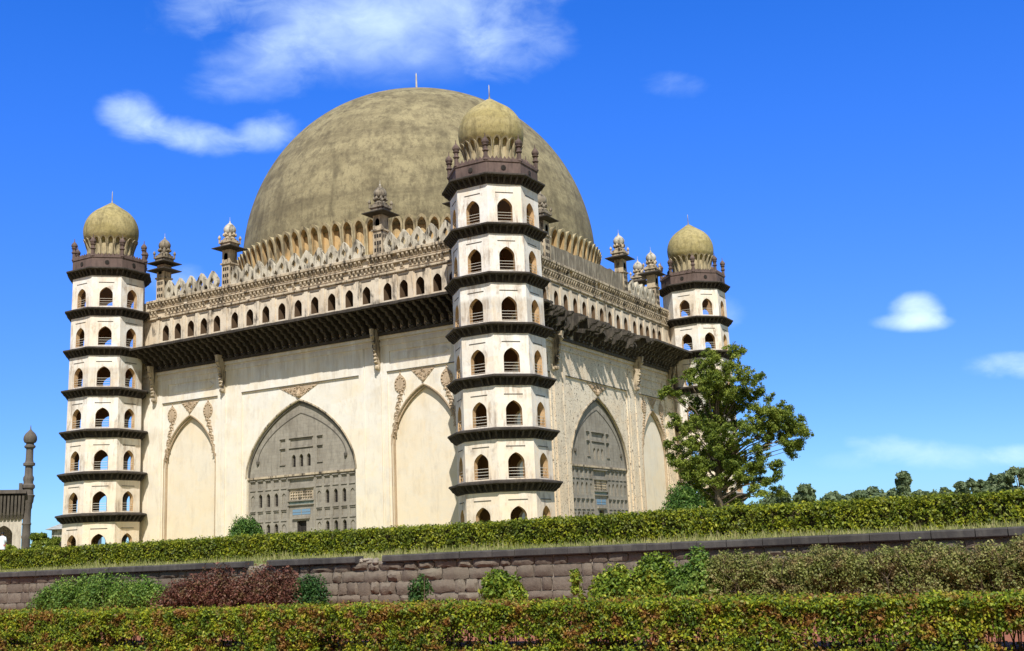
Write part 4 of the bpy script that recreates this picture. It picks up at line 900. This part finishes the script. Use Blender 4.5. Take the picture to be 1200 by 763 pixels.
# ------------------------------------------------------------------ retaining wall
def block_wall():
    root = empty('retaining_wall', (60, -95, GZ)); tag(root, 'long grey stone retaining wall with a dark coping, holding up the terrace', 'wall')
    mb = MB(); rg = random.Random(12); y = -95.0; z = 0.0; X0, X1 = -36, 37
    for ci, ch in enumerate((.30, .45, .40, .29)):
        x = X0-rg.random()*.5; RUB = at_y(480, -95)[0]-60
        while x < X1:
            w = rg.uniform(.38, 1.15); g_ = rg.uniform(.008, .02); a, b_ = x+g_, x+w-g_; c, d = z+g_, z+ch-g_; rb = math.exp(-((x-RUB)/4.0)**2); bul = rg.uniform(.01, .05)+.08*rb*rg.random(); wv = .012+.03*rb; sh_ = rg.uniform(-.04, .04)*rb; c += sh_; d += sh_*.5; k = 4
            vs = []; nxx, nzz = 6, 4
            for j in range(nzz):
                for i in range(nxx):
                    u, v = i/(nxx-1), j/(nzz-1); edge = min(u, 1-u, 1e9)*4; e2 = min(v, 1-v)*3
                    q = min(1, edge*1.6)*min(1, e2*1.6); cr = .018*(1 if (i in (0, nxx-1) and j in (0, nzz-1)) else 0)
                    vs.append((a+(b_-a)*u+rg.uniform(-wv, wv)+(cr if u < .5 else -cr), -.0-bul*q**.5-rg.uniform(0, .025)*q, c+(d-c)*v+rg.uniform(-wv, wv)+(cr if v < .5 else -cr)))
            n0 = nxx*nzz; back = [(a, .12, c), (b_, .12, c), (b_, .12, d), (a, .12, d)]
            fs = [(j*nxx+i, j*nxx+i+1, (j+1)*nxx+i+1, (j+1)*nxx+i) for j in range(nzz-1) for i in range(nxx-1)]
            fs += [tuple([n0, n0+1]+[i for i in range(nxx-1, -1, -1)]), tuple([n0+3]+[(nzz-1)*nxx+i for i in range(nxx)]+[n0+2]), tuple([n0]+[j*nxx for j in range(nzz)]+[n0+3]), tuple([n0+1, n0+2]+[j*nxx+nxx-1 for j in range(nzz-1, -1, -1)])]
            mb.add(vs+back, fs); x += w
        z += ch
    o = mb.build('stonework', M_BLOCK, root, smooth='auto')
    m2 = MB(); m2.box(X0, X1, .05, .38, 0, 1.5); m2.build('mortar_core', M_MORTAR, root)
    cb = []; x = X0
    wx = lambda px: at_y(px, -95)[0]-60
    gaps = [(wx(303), wx(309)), (wx(331), wx(350)), (wx(419), wx(443)), (wx(881), wx(907))]
    while x < X1:
        w = rg.uniform(.8, 1.35)
        if not any(a < x+w*.5 < b_ for a, b_ in gaps):
            m3 = MB(); dz = rg.uniform(-.008, .008); dy = rg.uniform(-.03, .03); zt = 1.70+dz
            pr = [(-.16+dy, 1.44), (-.19+dy, 1.48), (-.19+dy, zt-.05), (-.15+dy, zt), (.3, zt), (.3, 1.44)]; m3.prism_x(pr, x+.012, x+w-.012)
            m3.build('coping_stone', M_COPE, root)
        x += w
    # rubble where the coping is lost
    m4 = MB()
    for a, b_ in gaps:
        for i in range(int((b_-a)*14)):
            X = rg.uniform(a, b_); s = rg.uniform(.05, .13); Y = rg.uniform(-.05, .25); Zz = 1.45+rg.uniform(0, .12)
            m4.lathe([(s*.6, -s*.6), (s, -s*.1), (s*.8, s*.4), (s*.3, s*.6)], 6, X, Y, Zz, ph=rg.random()*3)
    m4.build('loose_rubble', M_MORTAR, root)
m, nt, b = mat('grey_purple_blocks', (.18,.155,.145), .93); g = G(nt)
geo = g.n('ShaderNodeNewGeometry'); a_ = g.noise(5, detail=8, rough=.7); bb_ = g.noise(.35, detail=3); f_ = g.noise(25, detail=4)
c = g.mix(geo.outputs['Random Per Island'], (.135,.105,.082), (.20,.165,.13)); c = g.mix(g.ramp(a_, .45, .7, 0, .6), c, (.08,.065,.052)); c = g.mix(g.ramp(bb_, .52, .68, 0, .6), c, (.22,.20,.15)); c = g.mix(g.ramp(f_, .55, .75, 0, .35), c, (.34,.31,.27))
g.l(c, b.inputs['Base Color']); g.bump(g.math('ADD', a_, g.math('MULTIPLY', f_, .4)), b, .8, .04); M_BLOCK = m
M_MORTAR = stone('mortar', (.27,.23,.19), (.36,.31,.25), (.16,.135,.115), 3, (.06,.05,.04), .5)
M_COPE = stone('dark_coping', (.050,.046,.046), (.085,.078,.075), (.035,.032,.032), 2.5, (.15,.14,.12), .3)
block_wall()
# low kerb at the foot of the near hedge
mb = MB(); x = 56.0; rg = random.Random(2)
while x < 95: w = rg.uniform(.7, 1.1); mb.box(x, x+w-.015, -112.0, -111.86, 1.0, 1.17+rg.uniform(-.01, .01)); x += w
k_ = mb.build('kerb', M_COPE); struct(k_)

# ------------------------------------------------------------------ mosque with minaret on the far left
def mosque():
    D = 190.0; K = D/F
    M_ST = stone('mosque_stone', (.11,.095,.082), (.15,.13,.11), (.075,.065,.057), .8, (.06,.05,.045), .5)
    M_PL = stone('mosque_plaster', (.50,.45,.38), (.58,.52,.43), (.40,.35,.28), .6, (.2,.17,.14), .5)
    c = at(30, D); root = empty('stone_mosque', (c[0], c[1], TZ), rot=math.atan2(RT[1], RT[0])+R(25)); tag(root, 'dark stone mosque with a ringed minaret, cut by the left edge', 'mosque')
    d = lambda py, px=30: float(CAM[2]+(FW + RT*(px-600)/F - UP*(py-381.5)/F)[2]*D)-TZ
    # minaret profile from rows
    rows = [(660, 4.7), (632, 4.7), (629, 5.4), (627, 4.7), (616, 4.5), (614, 5.3), (612, 4.4), (597, 4.4), (595, 5.2), (590, 5.4), (588, 6.3), (583, 6.8), (580, 8.0), (579, 6.3), (573, 5.8), (571, 7.4), (568, 7.4), (566, 5.5), (564, 5.2), (561, 6.0), (558, 5.8), (556, 4.6), (545, 4.2), (544, 6.6), (541, 6.6), (540, 4.8), (537, 4.2), (524, 4.0), (522, 6.2), (520, 6.2), (519, 4.6), (517, 4.4), (516, 6.4), (513, 7.6), (509, 7.4), (505, 5.4), (502, 2.4), (500, .8), (495, .3)]
    mb = MB(); mb.lathe([(r*K, max(-.5, d(py))) for py, r in rows], 20); mb.build('minaret', M_ST, root, smooth='auto')
    zr = d(573); zc = d(600)
    w = MB(); fr = lambda u, n, z: (u, n, z)
    # wall spans to the left
    XR = -5.2*K; holes = [arch(XR-19*K, 19*K, .02, d(626), d(615), 8), arch(XR-46*K, 19*K, .02, d(626), d(615), 8), arch(XR-73*K, 19*K, .02, d(626), d(615), 8)]
    w.plate([(XR-100*K, 0), (XR, 0), (XR, zc), (XR-100*K, zc)], holes, fr, 0, 1.2, 0); w.box(XR-99*K, XR, 1.2, 16, 0, .2, 0); w.box(XR-99*K, XR, 12, 12.5, 0, zr-1, 0); w.box(XR-.8, XR, 1.2, 12, 0, zr-1.0, 0)
    w.build('arcade_wall', M_PL, root)
    r2 = MB(); r2.box(XR-100*K, XR+3*K, -1.8, 13, d(578), zr-.1); r2.box(XR-100*K, XR+1*K, -.3, 0.0, zc, d(578)); r2.box(XR-100*K, XR, 0, 12, zc, d(578))
    for i in range(24): x = XR-i*2.6*K*1.5; r2.prism_x([(-.3, zc-1.2), (-.7, zc-.4), (-1.5, d(580)), (-.3, d(578))], x-.18, x+.18)
    for i in range(4): x = XR-3*K-i*26*K; r2.box(x-.28, x+.28, -.8, -.3, zr-.2, zr+1.1)
    r2.build('eaves', M_ST, root)
mosque()
def house():
    D = 230.0; K = D/F; c = at(72, D); d = lambda py: float(CAM[2]+(FW + RT*(72-600)/F - UP*(py-381.5)/F)[2]*D)-TZ
    root = empty('white_house', (c[0], c[1], TZ), rot=math.atan2(RT[1], RT[0])+.2); tag(root, 'white house with a pale grey roof behind the left tower', 'house')
    w = MB(); w.box(-2.0, 7, 0, 6, 0, d(620)); w.box(-2.1, 7.1, -.06, 0, 0, d(635), 1); w.build('wall', [M_WHITE, M_DARK], root)
    r_ = MB(); r_.add([(-3.2, -1, d(620)), (7.6, -1, d(620)), (7.6, 7, d(620)), (-3.2, 7, d(620)), (-.5, 3, d(612)), (7.6, 3, d(612))], [(0,1,5,4), (1,2,5), (2,3,4,5), (3,0,4), (3,2,1,0)]); r_.build('roof', stone('pale_roof', (.34,.34,.33), (.42,.42,.4), (.28,.27,.26), 1), root)
house()

# ------------------------------------------------------------------ person at the left edge
def person():
    d = FW + RT*(3-600)/F - UP*(624-381.5)/F; D = 67.0; p = CAM+d*D; x, y, top = map(float, p)
    bz = TZ; hgt = max(1.6, top-bz); s = hgt/1.72
    root = empty('person', (x, y, bz), rot=math.atan2(RT[1], RT[0])); tag(root, 'person with black hair in a loose white shirt standing by the mosque arch', 'person')
    J = {'pel': (0,0,.95), 'wa': (0,0,1.08), 'ch': (0,0,1.30), 'ne': (0,-.0,1.47), 'hb': (0,-.01,1.54), 'hm': (0,-.02,1.62), 'ht': (0,-.01,1.68)}
    pts = []; edges = []; rad = []
    def ad(p_, r, parent=None):
        pts.append((p_[0]*s, p_[1]*s, p_[2]*s)); rad.append(r*s); i = len(pts)-1
        if parent is not None: edges.append((parent, i))
        return i
    pe = ad(J['pel'], .145); wa = ad(J['wa'], .125, pe); ch = ad(J['ch'], .15, wa); ne = ad(J['ne'], .055, ch); hb = ad(J['hb'], .07, ne); hm = ad(J['hm'], .095, hb); ad(J['ht'], .075, hm)
    for t in (-1, 1):
        sh = ad((t*.17, 0, 1.38), .06, ch); el = ad((t*.23, .03, 1.12), .045, sh); wr = ad((t*.25, -.04, .88), .032, el); ha = ad((t*.25, -.06, .80), .034, wr); ad((t*.25, -.07, .73), .018, ha)
        hp = ad((t*.09, 0, .88), .10, pe); kn = ad((t*.10, -.01, .48), .065, hp); an = ad((t*.10, .02, .09), .04, kn); ad((t*.11, -.14, .035), .035, an)
    me = bpy.data.meshes.new('person'); me.from_pydata(pts, edges, []); o = link('body', me, root)
    md = o.modifiers.new('s', 'SKIN'); 
    for i, v in enumerate(me.skin_vertices[0].data): v.radius = (rad[i], rad[i]*.85)
    me.skin_vertices[0].data[0].use_root = True
    o.modifiers.new('u', 'SUBSURF').levels = 2; o.modifiers['u'].render_levels = 2
    sk, _a, _b2 = mat('skin', (.23,.12,.07), .6); me.materials.append(sk)
    sh = MB(); sh.lathe([(.21, .62), (.20, .8), (.185, 1.0), (.175, 1.15), (.195, 1.32), (.17, 1.42), (.08, 1.49)], 16, cap=False); sh.v = [(a*s, b_*s*.75, c_*s) for a, b_, c_ in sh.v]
    for t in (-1, 1): sh.tube([(t*.15*s, 0, 1.40*s), (t*.205*s, .01*s, 1.25*s), (t*.235*s, .03*s, 1.06*s)], [.075*s, .07*s, .068*s], 10)
    shm, _a, _b2 = mat('white_shirt', (.72,.76,.82), .8); sh.build('shirt', shm, root, smooth=True)
    tr = MB()
    for t in (-1, 1): tr.tube([(t*.085*s, 0, .92*s), (t*.10*s, -.01*s, .5*s), (t*.10*s, .01*s, .1*s)], [.12*s, .09*s, .075*s], 10)
    trm, _a, _b2 = mat('red_brown_trousers', (.35,.10,.08), .8); tr.build('trousers', trm, root, smooth=True)
    hr = MB(); hr.lathe([(.06, 1.54), (.10, 1.60), (.112, 1.66), (.09, 1.72), (.03, 1.75)], 12); hr.v = [(a*s, (b_+.02)*s, c_*s-.02) for a, b_, c_ in hr.v]
    hm_, _a, _b2 = mat('black_hair', (.01,.01,.01), .5); hr.build('hair', hm_, root, smooth=True)
person()
